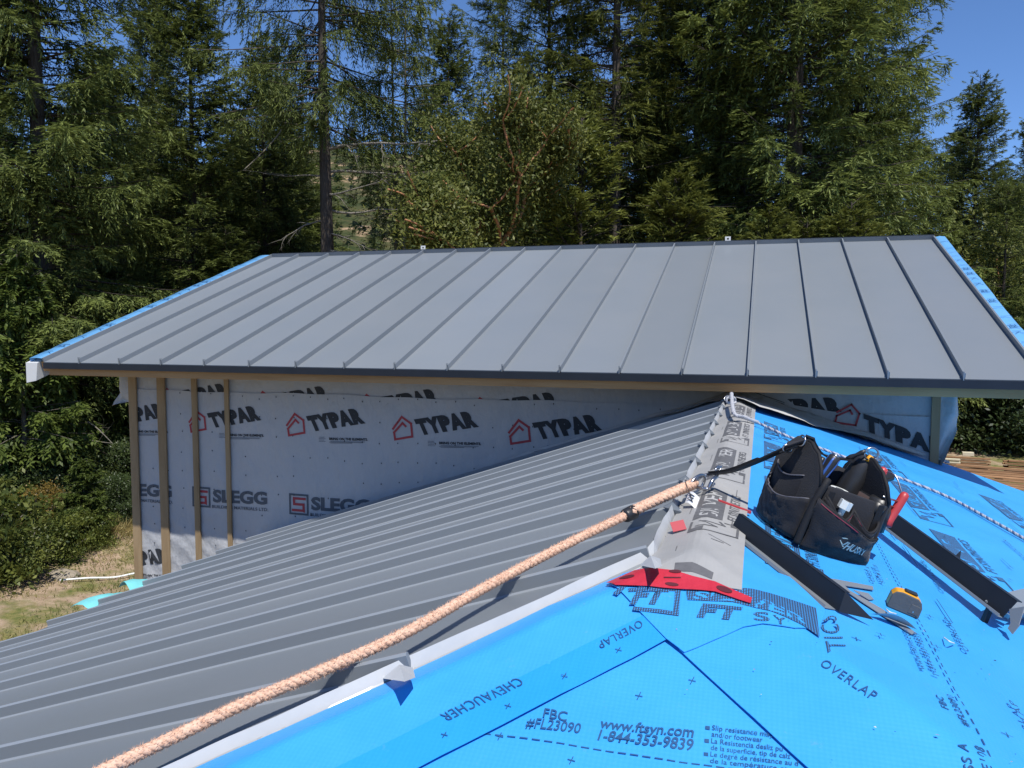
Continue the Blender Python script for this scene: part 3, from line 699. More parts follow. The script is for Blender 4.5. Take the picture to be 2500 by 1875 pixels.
# print on the front face
wd = [word('FBC', P2(pF, 1325, 1756), P2(pF, 1383, 1766), P2(pF, 1330, 1733), bold=.01), word('#FL23090', P2(pF, 1282, 1780), P2(pF, 1415, 1794), P2(pF, 1290, 1756), bold=.01),
      word('www.ftsyn.com', P2(pF, 1462, 1778), P2(pF, 1692, 1804), P2(pF, 1470, 1754), bold=.018), word('1-844-353-9839', P2(pF, 1458, 1808), P2(pF, 1690, 1834), P2(pF, 1467, 1782), bold=.018)]
for k, s in enumerate(('Slip resistance may', 'and/or footwear', 'La Resistencia desliz pu', 'de la superficie, tip de calz', 'Le degré de résistance au d', 'de la température et')):
    x0, y0 = 1738 - k * 1, 1786 + k * 15.5; ln = (150, 125, 175, 195, 215, 190)[k]
    wd.append(word(s, P2(pF, x0, y0), P2(pF, x0 + ln, y0 + ln * .125), P2(pF, x0 + 1, y0 - 12), bold=.004))
    if k % 2 == 0: wd.append(shape([P2(pF, x0 - 16, y0 - 2), P2(pF, x0 - 5, y0), P2(pF, x0 - 5, y0 - 9), P2(pF, x0 - 16, y0 - 10)]))
x = 1180
while x < 1930:
    wd.append(line([P2(pF, x, 1795 + (x - 1200) * .142), P2(pF, x + 17, 1795 + (x - 1183) * .142)], .0022)); x += 30
pl = [(1220, 1800), (1395, 1860), (1560, 1700), (1690, 1665), (1885, 1735), (1300, 1690)]
for a, b in pl: wd += [line([P2(pF, a - 8, b - 2), P2(pF, a + 8, b + 2)], .0016), line([P2(pF, a + 4, b - 8), P2(pF, a - 4, b + 8)], .0016)]
prints('fine_print', M['ink_thin'], front, .0022, wd, step=.1)
hs = [word('CHEVAUCHER', P2(pF, 1262, 1664), P2(pF, 1072, 1758), P2(pF, 1282, 1680), bold=.0, space=1.1), word('OVERLAP', P2(pF, 1562, 1524), P2(pF, 1458, 1578), P2(pF, 1572, 1540), bold=.0, space=1.1)]
for a, b in ((1510, 1597), (1378, 1664), (1240, 1735), (1085, 1808)): hs += [line([P2(pF, a - 7, b - 2), P2(pF, a + 7, b + 2)], .0016), line([P2(pF, a + 4, b - 6), P2(pF, a - 4, b + 6)], .0016)]
prints('fine_print', M['ink_thin'], strip, .0095, hs, step=.08)
prints('fine_print', M['ink_thin'], rstrip, .0088, [word('OVERLAP', pS(2000, 1634), pS(2130, 1722), pS(2016, 1618), space=1.15)], step=.05)
# ink on the red tape
prints('printed_logo', M['ink_tape'], tp, .0168, [ell(pS(1530, 1425), .016, .008, .2), ell(pS(1648, 1416), .013, .005, 0), ell(pS(1640, 1445), .014, .005, 0), ell(pS(1768, 1456), .017, .008, -.4), line([pS(1622, 1430), pS(1660, 1430)], .003)], step=.03, liftfn=bump_end)
# teal membrane curling past the left eave
for i, (ya, yb, w) in enumerate(((4.15, 4.62, .30), (4.50, 4.98, .20))):
    mb = MB()
    def tl(a, b):
        y = ya + (yb - ya) * a; s = b * w * (1 - .75 * a ** 2)
        return (EVL + .02 - s, y + .10 * b * (1 - a), zl - .012 - .25 * s + .10 * math.sin(b * 2.6) * (.5 + .5 * math.sin(a * 3 + i)) * (1 - a) + .01 * fbm((a, b, i), 4))
    mb.grid(tl, 14, 8); mb.build('membrane_flap', M['teal'], wing, smooth=True)
mb = MB(); c = pL(1656, 1284, .028)
e1 = Vector((.90, .25, .22)).normalized(); e3 = Vector((-.12, -.62, .75)); e3 = (e3 - e1 * e3.dot(e1)).normalized(); e2 = e3.cross(e1)
mb.box(c, (e1, e2, e3), (.0165, .0150, .0012)); mb.build('red_label', M['red_label'], wing)

# ------------------------------------------------------------------ ropes
def smooth_path(pts, step):
    P = [Vector(p) for p in pts]; out = []
    for i in range(len(P) - 1):
        a, b, c, d = P[max(i - 1, 0)], P[i], P[i + 1], P[min(i + 2, len(P) - 1)]
        n = max(2, int((c - b).length / step))
        for k in range(n):
            t = k / n
            out.append(.5 * ((2 * b) + (c - a) * t + (2 * a - 5 * b + 4 * c - d) * t * t + (3 * b - a - 3 * c + d) * t ** 3))
    out.append(P[-1]); return out

def laid_rope(path, rad, pitch, name, mats, parent, strands=3, midx=(0, 0, 0), fuzz=0, seed=1, sides=6, step=None):
    P = smooth_path(path, step or pitch / 9); mb = MB(); prev = None; fr = []; L = 0
    for i, p in enumerate(P):
        t = (P[min(i + 1, len(P) - 1)] - P[max(i - 1, 0)]).normalized()
        a = t.orthogonal().normalized() if prev is None else (prev - t * prev.dot(t)).normalized()
        prev = a; L += (p - P[i - 1]).length if i else 0; fr.append((p, a, t.cross(a), L))
    ro, rs = rad * .42, rad * .62
    for s in range(strands):
        pts = [p + (a * math.cos(2 * math.pi * (l / pitch + s / strands)) + b * math.sin(2 * math.pi * (l / pitch + s / strands))) * ro for p, a, b, l in fr]
        mb.tube(pts, rs, sides, midx[s % len(midx)])
    r = random.Random(seed)
    for _ in range(fuzz):
        p, a, b, l = r.choice(fr); q = r.uniform(0, 6.28); d = a * math.cos(q) + b * math.sin(q); t = a.cross(b)
        base = p + d * rad * .92; e = d * r.uniform(.001, .006) + t * r.uniform(-.008, .008) + Vector((0, 0, r.uniform(-.003, .003)))
        w = t.cross(d) * .0005 + t * .0004
        mb.add([base - w, base + w, base + e], [(0, 1, 2)], midx[0])
    return mb.build(name, mats, parent, smooth=True, fix=False)

hro = .055
rp = [pL(x, y, h) for x, y, h in ((1692, 1186, .050), (1640, 1208, .058), (1540, 1253, .060), (1400, 1321, .058), (1200, 1426, .056), (1000, 1540, .055), (800, 1631, .055), (600, 1716, .055), (400, 1811, .055), (255, 1880, .055))]
rp += [rp[-1] + (rp[-1] - rp[-2]) * 1.5, rp[-1] + (rp[-1] - rp[-2]) * 4]
rope = empty('safety_rope', rp[0], 'thick tan twisted rope running down over the metal seams from the ridge', 'rope')
laid_rope(rp, .0120, .042, 'rope_line', M['rope'], rope, fuzz=12000, step=.005)
# eye splice: two tucked parts lie beside the standing part up to the taped end
sp = [rp[0] + Vector((.004, .006, 0)), rp[1] + Vector((.010, .013, .003)), rp[2] + Vector((.010, .010, .001)) * .8 + (rp[2] - rp[1]) * .02]
laid_rope([p + Vector((0, .008, .006)) for p in sp], .0135, .050, 'splice', M['rope'], rope, fuzz=500, seed=4)
laid_rope([p + Vector((-.004, -.014, .004)) for p in sp], .0125, .050, 'splice', M['rope'], rope, fuzz=500, seed=5)
mb = MB(); d = (rp[3] - rp[2]).normalized(); c = rp[2] + d * .005
mb.tube([c - d * .020, c - d * .016, c + d * .014, c + d * .020], [.0165, .0195, .0185, .0160], 14); mb.build('tape_band', M['black_plastic'], rope, smooth=True)
# steel thimble, snap hook and paper tag at the ridge end
E_ = rp[0]; up = Vector((0, 0, 1)); dr = (rp[0] - rp[1]).normalized(); sd = dr.cross(NL).normalized()
mb = MB(); ring = [E_ + dr * (.020 + .045 * math.cos(q)) + (NL * .8 + sd * .6).normalized() * .030 * math.sin(q) for q in [2 * math.pi * i / 24 for i in range(24)]]
mb.tube(ring, .0042, 8, closed=True); mb.build('thimble', M['steel'], rope, smooth=True)
mb = MB(); h0 = E_ + dr * .050
hook = [h0 + dr * a + sd * b + NL * c for a, b, c in ((-.025, .030, -.02), (-.01, .042, .0), (.03, .036, .006), (.055, .010, .010), (.040, -.020, .012), (.0, -.030, .006), (-.028, -.012, -.004), (-.030, .012, -.014), (-.025, .030, -.02))]
mb.tube(smooth_path(hook, .006), .0058, 8); mb.tube([h0 + sd * -.030 - dr * .012 + NL * .004, h0 + sd * -.020 + dr * .036 + NL * .014], .0078, 10)
mb.build('snap_hook', M['steel'], rope, smooth=True)
mb = MB()
for k in range(4):
    q = h0 + dr * (.075 + .014 * k) + NL * (.018 + .004 * (k % 2)) + sd * (.016 - .006 * k)
    a1 = dr if k % 2 else sd
    mb.tube([q + dr * .010 * math.cos(w) + a1.cross(dr if not k % 2 else NL) * .008 * math.sin(w) for w in [2 * math.pi * i / 12 for i in range(12)]], .0026, 6, closed=True)
mb.build('chain_link', M['steel'], rope, smooth=True)
mb = MB(); q = pL(1690, 1222, .030)
mb.grid(lambda a, b: q + Vector((.62, -.55, -.2)) * ((a - .5) * .050) + Vector((.2, .5, .6)) * ((b - .5) * .045) + NL * (.008 * math.sin(a * 3.1)), 6, 4)
mb.build('paper_tag', M['tag'], rope)
mb = MB()
for z in (-.25, 0, .2): mb.tube([q + Vector((.62, -.55, -.2)) * (-.012) + Vector((.2, .5, .6)) * (z * .045) + NL * .0102, q + Vector((.62, -.55, -.2)) * .012 + Vector((.2, .5, .6)) * (z * .045) + NL * .0102], .0012, 4)
tag(mb.build('fine_print', M['ink'], rope), kind='stuff')
mb = MB(); mb.tube(smooth_path([E_ + sd * -.01, E_ - dr * .03 + NL * .025, q + NL * .012, q - NL * .01, E_ - dr * .01 - NL * .02], .01), .0012, 5); mb.build('tag_wire', M['black_plastic'], rope)

k0 = Vector((-.17, 5.12, roofz(-.17, 5.12) + .07))
tr = [k0 + Vector((0, 0, .02)), pR(1792, 1008, .050), pR(1815, 1018, .040), pR(1850, 1032, .026), pR(1930, 1068, .022), pR(2040, 1108, .016), pR(2140, 1146, .014), pR(2300, 1207, .014), pR(2420, 1270, .014), pR(2500, 1315, .014), pR(2600, 1372, .014)]
rope2 = empty('tie_rope', tr[0], 'grey and white twisted rope crossing the blue slope from a knot at the ridge top', 'rope')
laid_rope(tr[2:], .0076, .044, 'rope_line', [M['rope_grey'], M['rope_blue']], rope2, midx=(0, 0, 1), fuzz=200, sides=6)
laid_rope(tr[:4], .0105, .05, 'splice', M['rope_grey'], rope2, fuzz=900, seed=9)
mb = MB(); lp = []
for i in range(40):
    q = i / 39 * 4 * math.pi; lp.append(k0 + Vector((.026 * math.cos(q) - .01 + .012 * i / 39, .04 * math.sin(q * .5), .020 * math.sin(q) - .02 + .004 * math.sin(q * 3))))
mb.tube(smooth_path(lp[::2], .01), .0075, 7); mb.build('knot', M['rope_grey'], rope2, smooth=True)
mb = MB(); mb.tube([k0 + Vector(((.034 * math.cos(q) - .01), .014 * math.sin(q), -.012 + .018 * math.sin(q))) for q in [2 * math.pi * i / 20 for i in range(20)]], .003, 7, closed=True); mb.build('steel_ring', M['steel'], rope2, smooth=True)

# ------------------------------------------------------------------ loose metal on the blue slope
def Rw(p, n=0): return Rp(p[0], p[1], n)
def angle_trim(A, B, lip, web, name, label, lean=.2, base=.004, parts=()):
    a, b = Rw(A, base), Rw(B, base); d = (b - a).normalized(); left = d.cross(NRr).normalized()       # lip side
    if left.x > 0: left = -left
    w = (NRr - left * lean).normalized(); t = .0016
    e = empty(name, a, label, 'metal flashing')
    mb = MB(); mb.prism([a, a + left * lip, a + left * lip - NRr * t, a - NRr * t], b - a)
    mb.prism([a + left * lip, a + left * (lip - .002) + NRr * .006, a + left * (lip - .0036) + NRr * .006, a + left * (lip - .002)], b - a)
    mb.build('flange', M['metal'], e)
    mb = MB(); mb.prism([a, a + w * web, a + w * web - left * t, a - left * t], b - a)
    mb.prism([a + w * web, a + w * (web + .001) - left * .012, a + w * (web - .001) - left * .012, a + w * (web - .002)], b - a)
    mb.build('web', M['metal_dark'], e)  # same metal as the flange, darkened to paint the web's shaded side
    return e, a, b, d, left, w
fe, a, b, d, left, w = angle_trim(xy(pR(1784, 1292)), xy(pR(2038, 1492)), .032, .042, 'metal_flashing', 'short dark L-shaped flashing lying half over the grey ridge sheet', lean=.15)
mb = MB(); tip = Rw(xy(pR(2122, 1532)), .006)
mb.prism([b + w * .042, tip + w * .012, b + d * .01, b], -left * .0016); mb.build('mitred_tip', M['metal_dark'], fe)
fe, a, b, d, left, w = angle_trim((.318, 2.90), xy(pR(2432, 1540)), .012, .052, 'metal_flashing', 'long dark L-shaped flashing beside the tool bag, on the right', lean=.35, base=.036)
mb = MB(); e = b + d * .012
mb.prism([b + w * .026, b + w * .052 + d * .030, b + w * .01 + d * .055, b + d * .035], left * .0016)
mb.prism([b + d * .030 + w * .012, b + d * .058 + w * .010, b + d * .060 - w * .016, b + d * .038 - w * .012], left * .002)
mb.build('folded_tab', M['metal'], fe)
for u in (.06, .94): mb = MB(); p = a.lerp(b, u); mb.prism([p, p + left * .012, p + left * .012 - NRr * .035, p - NRr * .035], d * .012); mb.build('hem_foot', M['metal_dark'], fe)
# snips of sheet metal
def scrap(px, name, label, m, lift=.004, curl=0, cat='metal offcut', m2=None):
    P = [pR(x, y, lift) for x, y in px]; mb = MB(); c = sum(P, Vector()) / len(P)
    P = [p + NRr * (curl * ((p - c).length / .1) ** 2) for p in P]
    mb.prism(P, -NRr * .0015, 0, 1 if m2 else 0); o = mb.build(name, [m, m2] if m2 else m); return tag(o, label, cat)
sv = [(2020, 1411), (2042, 1414), (2131, 1431), (2133, 1440), (2062, 1429), (2076, 1442), (2150, 1484), (2192, 1512), (2238, 1546), (2226, 1548), (2170, 1512), (2100, 1466)]
mbv = [pR(x, y, .006) for x, y in sv]
mb = MB(); mb.add(mbv, [(0, 1, 4, 5, 11), (1, 2, 3, 4), (5, 6, 10, 11), (6, 7, 8, 9, 10)]); mb.add([p - NRr * .0016 for p in mbv], [(0, 1, 4, 5, 11), (1, 2, 3, 4), (5, 6, 10, 11), (6, 7, 8, 9, 10)])
for i in range(len(mbv)): j = (i + 1) % len(mbv); mb.quad(mbv[i], mbv[j], mbv[j] - NRr * .0016, mbv[i] - NRr * .0016)
tag(mb.build('metal_offcut', M['metal']), 'narrow V-shaped dark metal offcut left of the yellow tape measure', 'metal offcut')
mb = MB(); P = [pR(2084, 1440, .012), pR(2120, 1448, .010), pR(2134, 1463, .004), pR(2122, 1464, .005), pR(2102, 1452, .008)]
mb.prism(P, -NRr * .0015); tag(mb.build('metal_offcut', M['metal']), 'small grey metal tongue inside the V-shaped offcut', 'metal offcut')
mb = MB()
def curlf(a, b):
    p = pR(2120 + 118 * a, 1503 + 36 * a + 9 * math.sin(a * 2.6), .003).lerp(pR(2150 + 86 * a, 1506 + 35 * a, .004), b); return p + NRr * (.022 * math.sin(a * 3.1) * (1 - b) + .004)
mb.grid(curlf, 12, 5); tag(mb.build('metal_offcut', M['metal_back'], smooth=True), 'white curled sliver of metal, its pale side up, below the tape measure', 'metal offcut')
mb = MB(); a, b = pR(2298, 1388, .003), pR(2337, 1396, .003); c = pR(2326, 1391, .003) + NRr * .062 + Vector((.0, .004, 0))
mb.prism([a, pR(2327, 1396, .003), c], Vector((.0015, .0015, 0))); mb.prism([pR(2327, 1396, .003), b, b + NRr * .008, c], Vector((.0015, .0015, 0)))
tag(mb.build('metal_offcut', M['metal_dark']), 'small bent triangular offcut standing upright behind the long flashing', 'metal offcut')
mb = MB(); Q = [pR(2405, 1466, .048), pR(2432, 1452, .052), pR(2520, 1432, .06), pR(2560, 1500, .05), pR(2500, 1497, .040)]
mb.prism(Q, -NRr * .0016); mb.prism([pR(2405, 1467, .046), pR(2470, 1502, .040), pR(2462, 1510, .020), pR(2400, 1474, .024)], -NRr * .0016, 1)
mb.prism([pR(2470, 1498, .040), pR(2510, 1500, .040), pR(2510, 1512, .002), pR(2470, 1514, .002)], -NRr * .0016, 0)
tag(mb.build('metal_offcut', [M['metal'], M['metal_back']], fix=False), 'larger folded sheet offcut with a white underside at the far right edge', 'metal offcut')
for pts, lb in ((((2118, 1285), (2150, 1287), (2185, 1300), (2215, 1325)), 'thin pale curl of plastic beside the long flashing'), (((2164, 1487), (2172, 1494), (2188, 1499)), 'tiny white paring just below the tape measure'), (((2304, 1556), (2318, 1566), (2330, 1571)), 'tiny pale paring on the open blue slope')):
    mb = MB(); mb.tube(smooth_path([pR(x, y, .006 + (.012 if 0 < i < len(pts) - 1 else 0)) for i, (x, y) in enumerate(pts)], .01), .0016, 5)
    tag(mb.build('plastic_paring', M['white_plastic'], smooth=True), lb, 'paring')
# red carpenter's pencil under the bag strap
a, b = pR(1752, 1225, .008), pR(1832, 1254, .008); mb = MB(); dd = (b - a); n2 = dd.cross(NRr).normalized()
mb.prism([a + n2 * .0065, a - n2 * .0065, b - n2 * .0065, b + n2 * .0065], NRr * .007)
tag(mb.build('marker_pen', M['red_plastic']), 'flat red pencil on the grey sheet under the bag strap', 'pencil')

# ------------------------------------------------------------------ tape measure
a = pR(2166, 1482, 0); b = pR(2228, 1508, 0); e1 = (b - a).normalized(); nn = NRr; e2 = nn.cross(e1).normalized()
tm = empty('tape_measure', a, 'yellow and black tape measure standing on the blue slope', 'tape measure')
tq = lambda u, v, w: a + e1 * (u * .066) + e2 * (v * .038) + nn * (w * .045 + .001)
prof = [(.02, 0), (.98, 0), (1.0, .06), (1.0, .55), (.93, .80), (.80, .96), (.30, 1.0), (.10, .93), (0, .70), (-.02, .10)]
mb = MB(); mb.prism([tq(u, .10, w) for u, w in prof], e2 * .034); mb.build('case', M['yellow'], tm, bevel=.003)
for v0 in (-.02, .86):
    mb = MB(); mb.prism([tq(.5 + (u - .5) * 1.02, v0, .5 + (w - .5) * 1.0 - (.02 if w > .9 else 0)) for u, w in prof], e2 * .0055); mb.build('rubber_face', M['rubber'], tm, bevel=.002)
mb = MB(); mb.prism([tq(.62, -.045, .12), tq(.93, -.045, .12), tq(.95, -.045, .60), tq(.66, -.045, .62)], e2 * .004); mb.build('rubber_grip', M['rubber'], tm, bevel=.001)
mb = MB(); mb.prism([tq(.34, .30, 1.0), tq(.78, .30, 1.0), tq(.76, .30, 1.10), tq(.36, .30, 1.10)], e2 * .020); mb.build('lock_button', M['black_plastic'], tm, bevel=.002)
mb = MB(); mb.prism([tq(.76, -.05, .22), tq(.80, -.05, .22), tq(.80, -.05, .30), tq(.76, -.05, .30)], e2 * .001); mb.build('end_hook', M['steel'], tm)

# ------------------------------------------------------------------ tool bag
C0 = Rp(.100, 2.205, .002)
b1 = Vector((.86, .50, -T * .86)).normalized(); b2 = NRr.cross(b1).normalized()
LU, DV, HR = .205, .222, .168
def bg(u, v, w): return C0 + b1 * u + b2 * v + NRr * w
bag = empty('tool_bag', C0, 'open black fabric tool bag with many pockets on the blue slope', 'tool bag')
def rr_loop(ins, w, bul, n=9):
    out = []; r = .04; cx = [(LU - r, DV - r, 0), (r, DV - r, 1), (r, r, 2), (LU - r, r, 3)]
    for x, y, k in cx:
        for i in range(n):
            q = math.pi / 2 * (k + i / (n - 1)); out.append((x + (r - ins + bul) * math.cos(q), y + (r - ins + bul) * math.sin(q), w))
    return out
mb = MB(); lev = [(.012, 0, 0), (.0, .010, .004), (0, .035, .010), (0, .08, .010), (0, .125, .006), (0, .165, 0), (.001, HR, 0), (.009, HR, 0), (.011, .10, 0), (.012, .02, 0)]
loops = [rr_loop(i, w, bu) for i, w, bu in lev]; nL = len(loops[0]); vs = []
for li, lo in enumerate(loops):
    for k, (u, v, w) in enumerate(lo):
        wob = .004 * fbm((u * 1, v, w), 22) if 0 < li < 6 else 0
        vs.append(bg(u + wob, v + wob, w + (.006 * math.sin(u * 22) if li in (5, 6, 7) else 0)))
fs = [(i * nL + k, i * nL + (k + 1) % nL, (i + 1) * nL + (k + 1) % nL, (i + 1) * nL + k) for i in range(len(loops) - 1) for k in range(nL)]
mb.add(vs, fs[:7 * nL]); mb.add(vs, fs[7 * nL:], 1); mb.add([vs[k] for k in range(nL)], [tuple(range(nL))]); mb.add(vs[-nL:], [tuple(range(nL))], 1)
mb.build('bag_body', [M['black_fabric'], M['black_lining']], bag, smooth=True)
def panel(u0, lean, top, name, logo=True):
    mb = MB(); n = 16
    pf = [(-.008, .06)] + [(-.004, HR)] + [(.016, .208), (.046, .238), (.072, top - .010), (.092, top), (.128, top), (.148, top - .010), (.176, .236), (.207, .206), (DV + .004, HR), (DV + .008, .06)]
    f = lambda v, w, o: bg(u0 + lean * max(0, w - HR) + o + .006 * math.sin(v * 14), v, w)
    A = [f(v, w, -.006) for v, w in pf]; B = [f(v, w, .006) for v, w in pf]
    mb.add(A, [tuple(range(len(A)))]); mb.add(B, [tuple(range(len(B)))[::-1]])
    for i in range(len(A)): j = (i + 1) % len(A); mb.quad(A[i], A[j], B[j], B[i])
    o = mb.build(name, M['black_fabric'], bag, bevel=.004)
    mb = MB(); mb.tube([f(v, w, 0) for v, w in pf[1:-1]], .0055, 6); mb.build('binding', M['webbing'], o, smooth=True)
    return o, f
ep, fL = panel(-.004, -.10, .256, 'end_panel'); ep2, fR = panel(LU + .004, -.25, .258, 'end_panel')
mb = MB(); place(mb, 'HUSKY', (.145, .190), (.060, .190), (.145, .205), lambda v, w: fL(v, w, -.0085), 0, bold=.02, shear=.1)
stroke(mb, [(.170, .196), (.158, .206), (.150, .198), (.160, .190)], .003, lambda v, w: fL(v, w, -.0085), 0); mb.build('embroidered_logo', M['logo_dim'], ep, fix=False)
# front pockets
def rim1(u): k = u / LU; return .138 - .075 * min(1, k * 1.05) ** .8 + .012 * max(0, k - .8) * 5
def f1(k, b):
    u = LU * k; w = b * rim1(u); out = .008 + .052 * max(0, math.sin(math.pi * min(1, max(0, k * .96 + .02)))) ** .55 * (.62 + .38 * b) * (1 - .35 * max(0, 1 - b * 3))
    return bg(u - .004 + .004 * math.sin(b * 5 + k * 8), -out - .004 * fbm((k * 2, b, 0), 3), w)
def f2(k, b):
    u = .02 + (LU - .03) * k; w = .03 + b * (.148 - .036 * abs(math.sin(2 * math.pi * k)) - .03 * k - .03)
    return bg(u, -.008 - .034 * abs(math.sin(2 * math.pi * k)) ** .7 * (.5 + .5 * b) - .002 * fbm((k * 3, b, 3), 3), w)
for fn, m in ((f1, 'front_pocket'), (f2, 'inner_pocket')):
    mb = MB(); mb.grid(fn, 36, 12); o = mb.build(m, M['black_fabric'], bag, smooth=True); s = o.modifiers.new('thick', 'SOLIDIFY'); s.thickness = .004; s.offset = -1
    mb = MB(); mb.tube([fn(i / 40, 1) for i in range(41)], .0042, 6); r = mb.build('binding', M['webbing'], o, smooth=True)
    mb = MB(); mb.tube([fn(i / 40, .965) + b2 * -.004 for i in (range(1, 22) if fn is f1 else range(12, 26))], .0016, 5); mb.build('piping', M['piping_red'], o, smooth=True)
mb = MB(); lf = lambda a, b: f1(a, b) - b2 * .0045
place(mb, 'HUSKY', (.47, .36), (.80, .38), (.47, .60), lf, 0, bold=.03, shear=.06)
stroke(mb, [(.40, .62), (.435, .66), (.475, .58), (.445, .46)], .022, lf, 0); stroke(mb, [(.39, .54), (.425, .48), (.46, .42)], .02, lf, 0)
mb.build('embroidered_logo', M['logo_teal'], bag, fix=False)
# left end pockets
def f3(k, b):
    v = DV * (.04 + .92 * k); w = .01 + b * (.115 - .03 * math.sin(math.pi * k)); return bg(-.010 - .034 * math.sin(math.pi * k) ** .6 * (.6 + .4 * b) - .004 * fbm((k * 3, b, 6), 4), v, w)
def f4(k, b):
    v = DV * (.30 + .62 * k); w = .02 + b * (.15 - .02 * math.sin(math.pi * k)); return bg(-.008 - .018 * math.sin(math.pi * k) ** .6, v, w)
for fn in (f3, f4):
    mb = MB(); mb.grid(fn, 28, 10); o = mb.build('end_pocket', M['black_fabric'], bag, smooth=True); s = o.modifiers.new('thick', 'SOLIDIFY'); s.thickness = .004; s.offset = -1
    mb = MB(); mb.tube([fn(i / 30, 1) - b1 * .002 for i in range(31)], .0022, 6); mb.build('piping', M['piping_grey'], o, smooth=True)
mb = MB(); mb.tube(smooth_path([bg(-.018, -.018, .008), bg(-.014, -.014, .06), bg(-.008, -.010, .12), bg(.004, -.006, .172), bg(.012, .0, .188)], .01), .0095, 8); mb.build('corner_strap', M['webbing'], bag, smooth=True)
# carrying strap, clips and D rings
def ribbon(path, w, t, up, name, m, parent, seed=0):
    P = smooth_path(path, .012); mb = MB(); vs = []
    for i, p in enumerate(P):
        tg = (P[min(i + 1, len(P) - 1)] - P[max(i - 1, 0)]).normalized(); s = tg.cross(up).normalized(); n = s.cross(tg)
        vs += [p + s * w + n * t, p - s * w + n * t, p - s * w - n * t, p + s * w - n * t]
    k = len(P); mb.add(vs, [(i * 4 + j, i * 4 + (j + 1) % 4, i * 4 + 4 + (j + 1) % 4, i * 4 + 4 + j) for i in range(k - 1) for j in range(4)] + [(0, 1, 2, 3), (4 * k - 1, 4 * k - 2, 4 * k - 3, 4 * k - 4)])
    return mb.build(name, m, parent)
def pxd(x, y, d): v = ray(x, y); return v * (d / FPX)
LT = fL(.110, .248, -.012); RTp = fR(.110, .248, .01)
hk = h0 + dr * .05 + NL * .012
st = [hk, hk.lerp(LT, .25) + Vector((0, 0, -.012)), hk.lerp(LT, .55) + Vector((0, 0, -.008)), hk.lerp(LT, .8), LT]
ribbon(st, .013, .0022, NRr, 'shoulder_strap', M['webbing'], bag)
ribbon([p + NRr * .006 + b2 * .004 for p in st[:3]], .008, .002, NRr, 'strap_tail', M['webbing'], bag)
mid = LT.lerp(RTp, .5) + b2 * .05 - NRr * .025
ribbon([LT + NRr * .02 + b1 * .01, LT.lerp(mid, .5) + NRr * .012 + b2 * .02, mid, mid.lerp(RTp, .6) + NRr * .0], .012, .0025, NRr, 'carry_strap', M['webbing'], bag)
def ring(c, a1, a2, r1, r2, t, name, m, parent, n=18):
    mb = MB(); mb.tube([c + a1 * r1 * math.cos(2 * math.pi * i / n) + a2 * r2 * math.sin(2 * math.pi * i / n) for i in range(n)], t, 7, closed=True); return mb.build(name, m, parent, smooth=True)
q = mid.lerp(RTp, .72)
ring(fR(.110, .270, 0), b1, NRr, .022, .018, .0028, 'd_ring', M['steel'], bag); ring(LT + NRr * .004 - b1 * .01, b2, NRr, .016, .014, .0026, 'd_ring', M['steel'], bag)
mb = MB(); s0, s1 = mid.lerp(RTp, .45), fR(.110, .274, -.02); mb.tube([s0, s0.lerp(s1, .25), s0.lerp(s1, .5), s0.lerp(s1, .8), s1], [.006, .008, .005, .007, .0045], 8); mb.build('swivel_clip', M['black_plastic'], bag, smooth=True)
mb = MB(); s0, s1 = st[-2], LT; mb.tube([s0 - (s1 - s0) * .2, s0, s0.lerp(s1, .4), s0.lerp(s1, .7), s1], [.005, .008, .005, .0065, .004], 8); mb.build('swivel_clip', M['black_plastic'], bag, smooth=True)
ring(st[-2].lerp(LT, .2), b1, NRr, .014, .010, .0028, 'd_ring', M['steel'], bag)
mb = MB(); hb = LT + NRr * .012 - b1 * .012
mb.prism([hb - b2 * .018, hb + b2 * .022, hb + b2 * .030 - NRr * .030 - b1 * .02, hb - b2 * .0 - NRr * .034 - b1 * .035], b1 * .012); mb.build('handle_flap', M['black_fabric'], bag, bevel=.003)

for u0, dz, w0 in ((.075, .0, .02), (.135, -.02, .02)):       # inner dividers
    mb = MB(); mb.grid(lambda a, b: bg(u0 + .012 * math.sin(a * 4 + u0 * 60), .018 + (DV - .036) * a, w0 + (HR - .02 + dz + .012 * math.sin(a * 9) - w0) * b), 16, 5); o = mb.build('divider', M['black_fabric'], bag, smooth=True); sm = o.modifiers.new('thick', 'SOLIDIFY'); sm.thickness = .005
mb = MB(); pq = [rr_loop(.0, w, b) for w, b in ((.03, -.0), (.12, .0), (.19, -.002), (.20, -.006))]
mb.tube([bg(.165, .185, .03), bg(.168, .185, .12), bg(.172, .184, .185), bg(.174, .184, .20)], [.030, .034, .030, .016], 10); mb.build('inner_pouch', M['black_fabric'], bag, smooth=True)
for k, (u, v, w) in enumerate(((.035, .19, .205), (.055, .175, .195), (.11, .20, .20))):
    mb = MB(); mb.tube([bg(u, v, .06), bg(u + .006, v, w), bg(u + .008, v, w + .012)], [.009, .010, .005], 8); tag(mb.build('hand_tool', M['black_plastic' if k != 1 else 'rubber'], smooth=True), ('black tool handle at the back left inside the bag', 'grey tool handle beside the black one inside the bag', 'black tool handle at the back middle inside the bag')[k], 'hand tool')
# webbing stitched down the front
for u in (.03, LU - .022):
    mb = MB(); mb.grid(lambda a, b: bg(u + (a - .5) * .018, -.013, .03 + b * (HR - .035)), 2, 8); mb.build('webbing_strap', M['webbing'], bag)
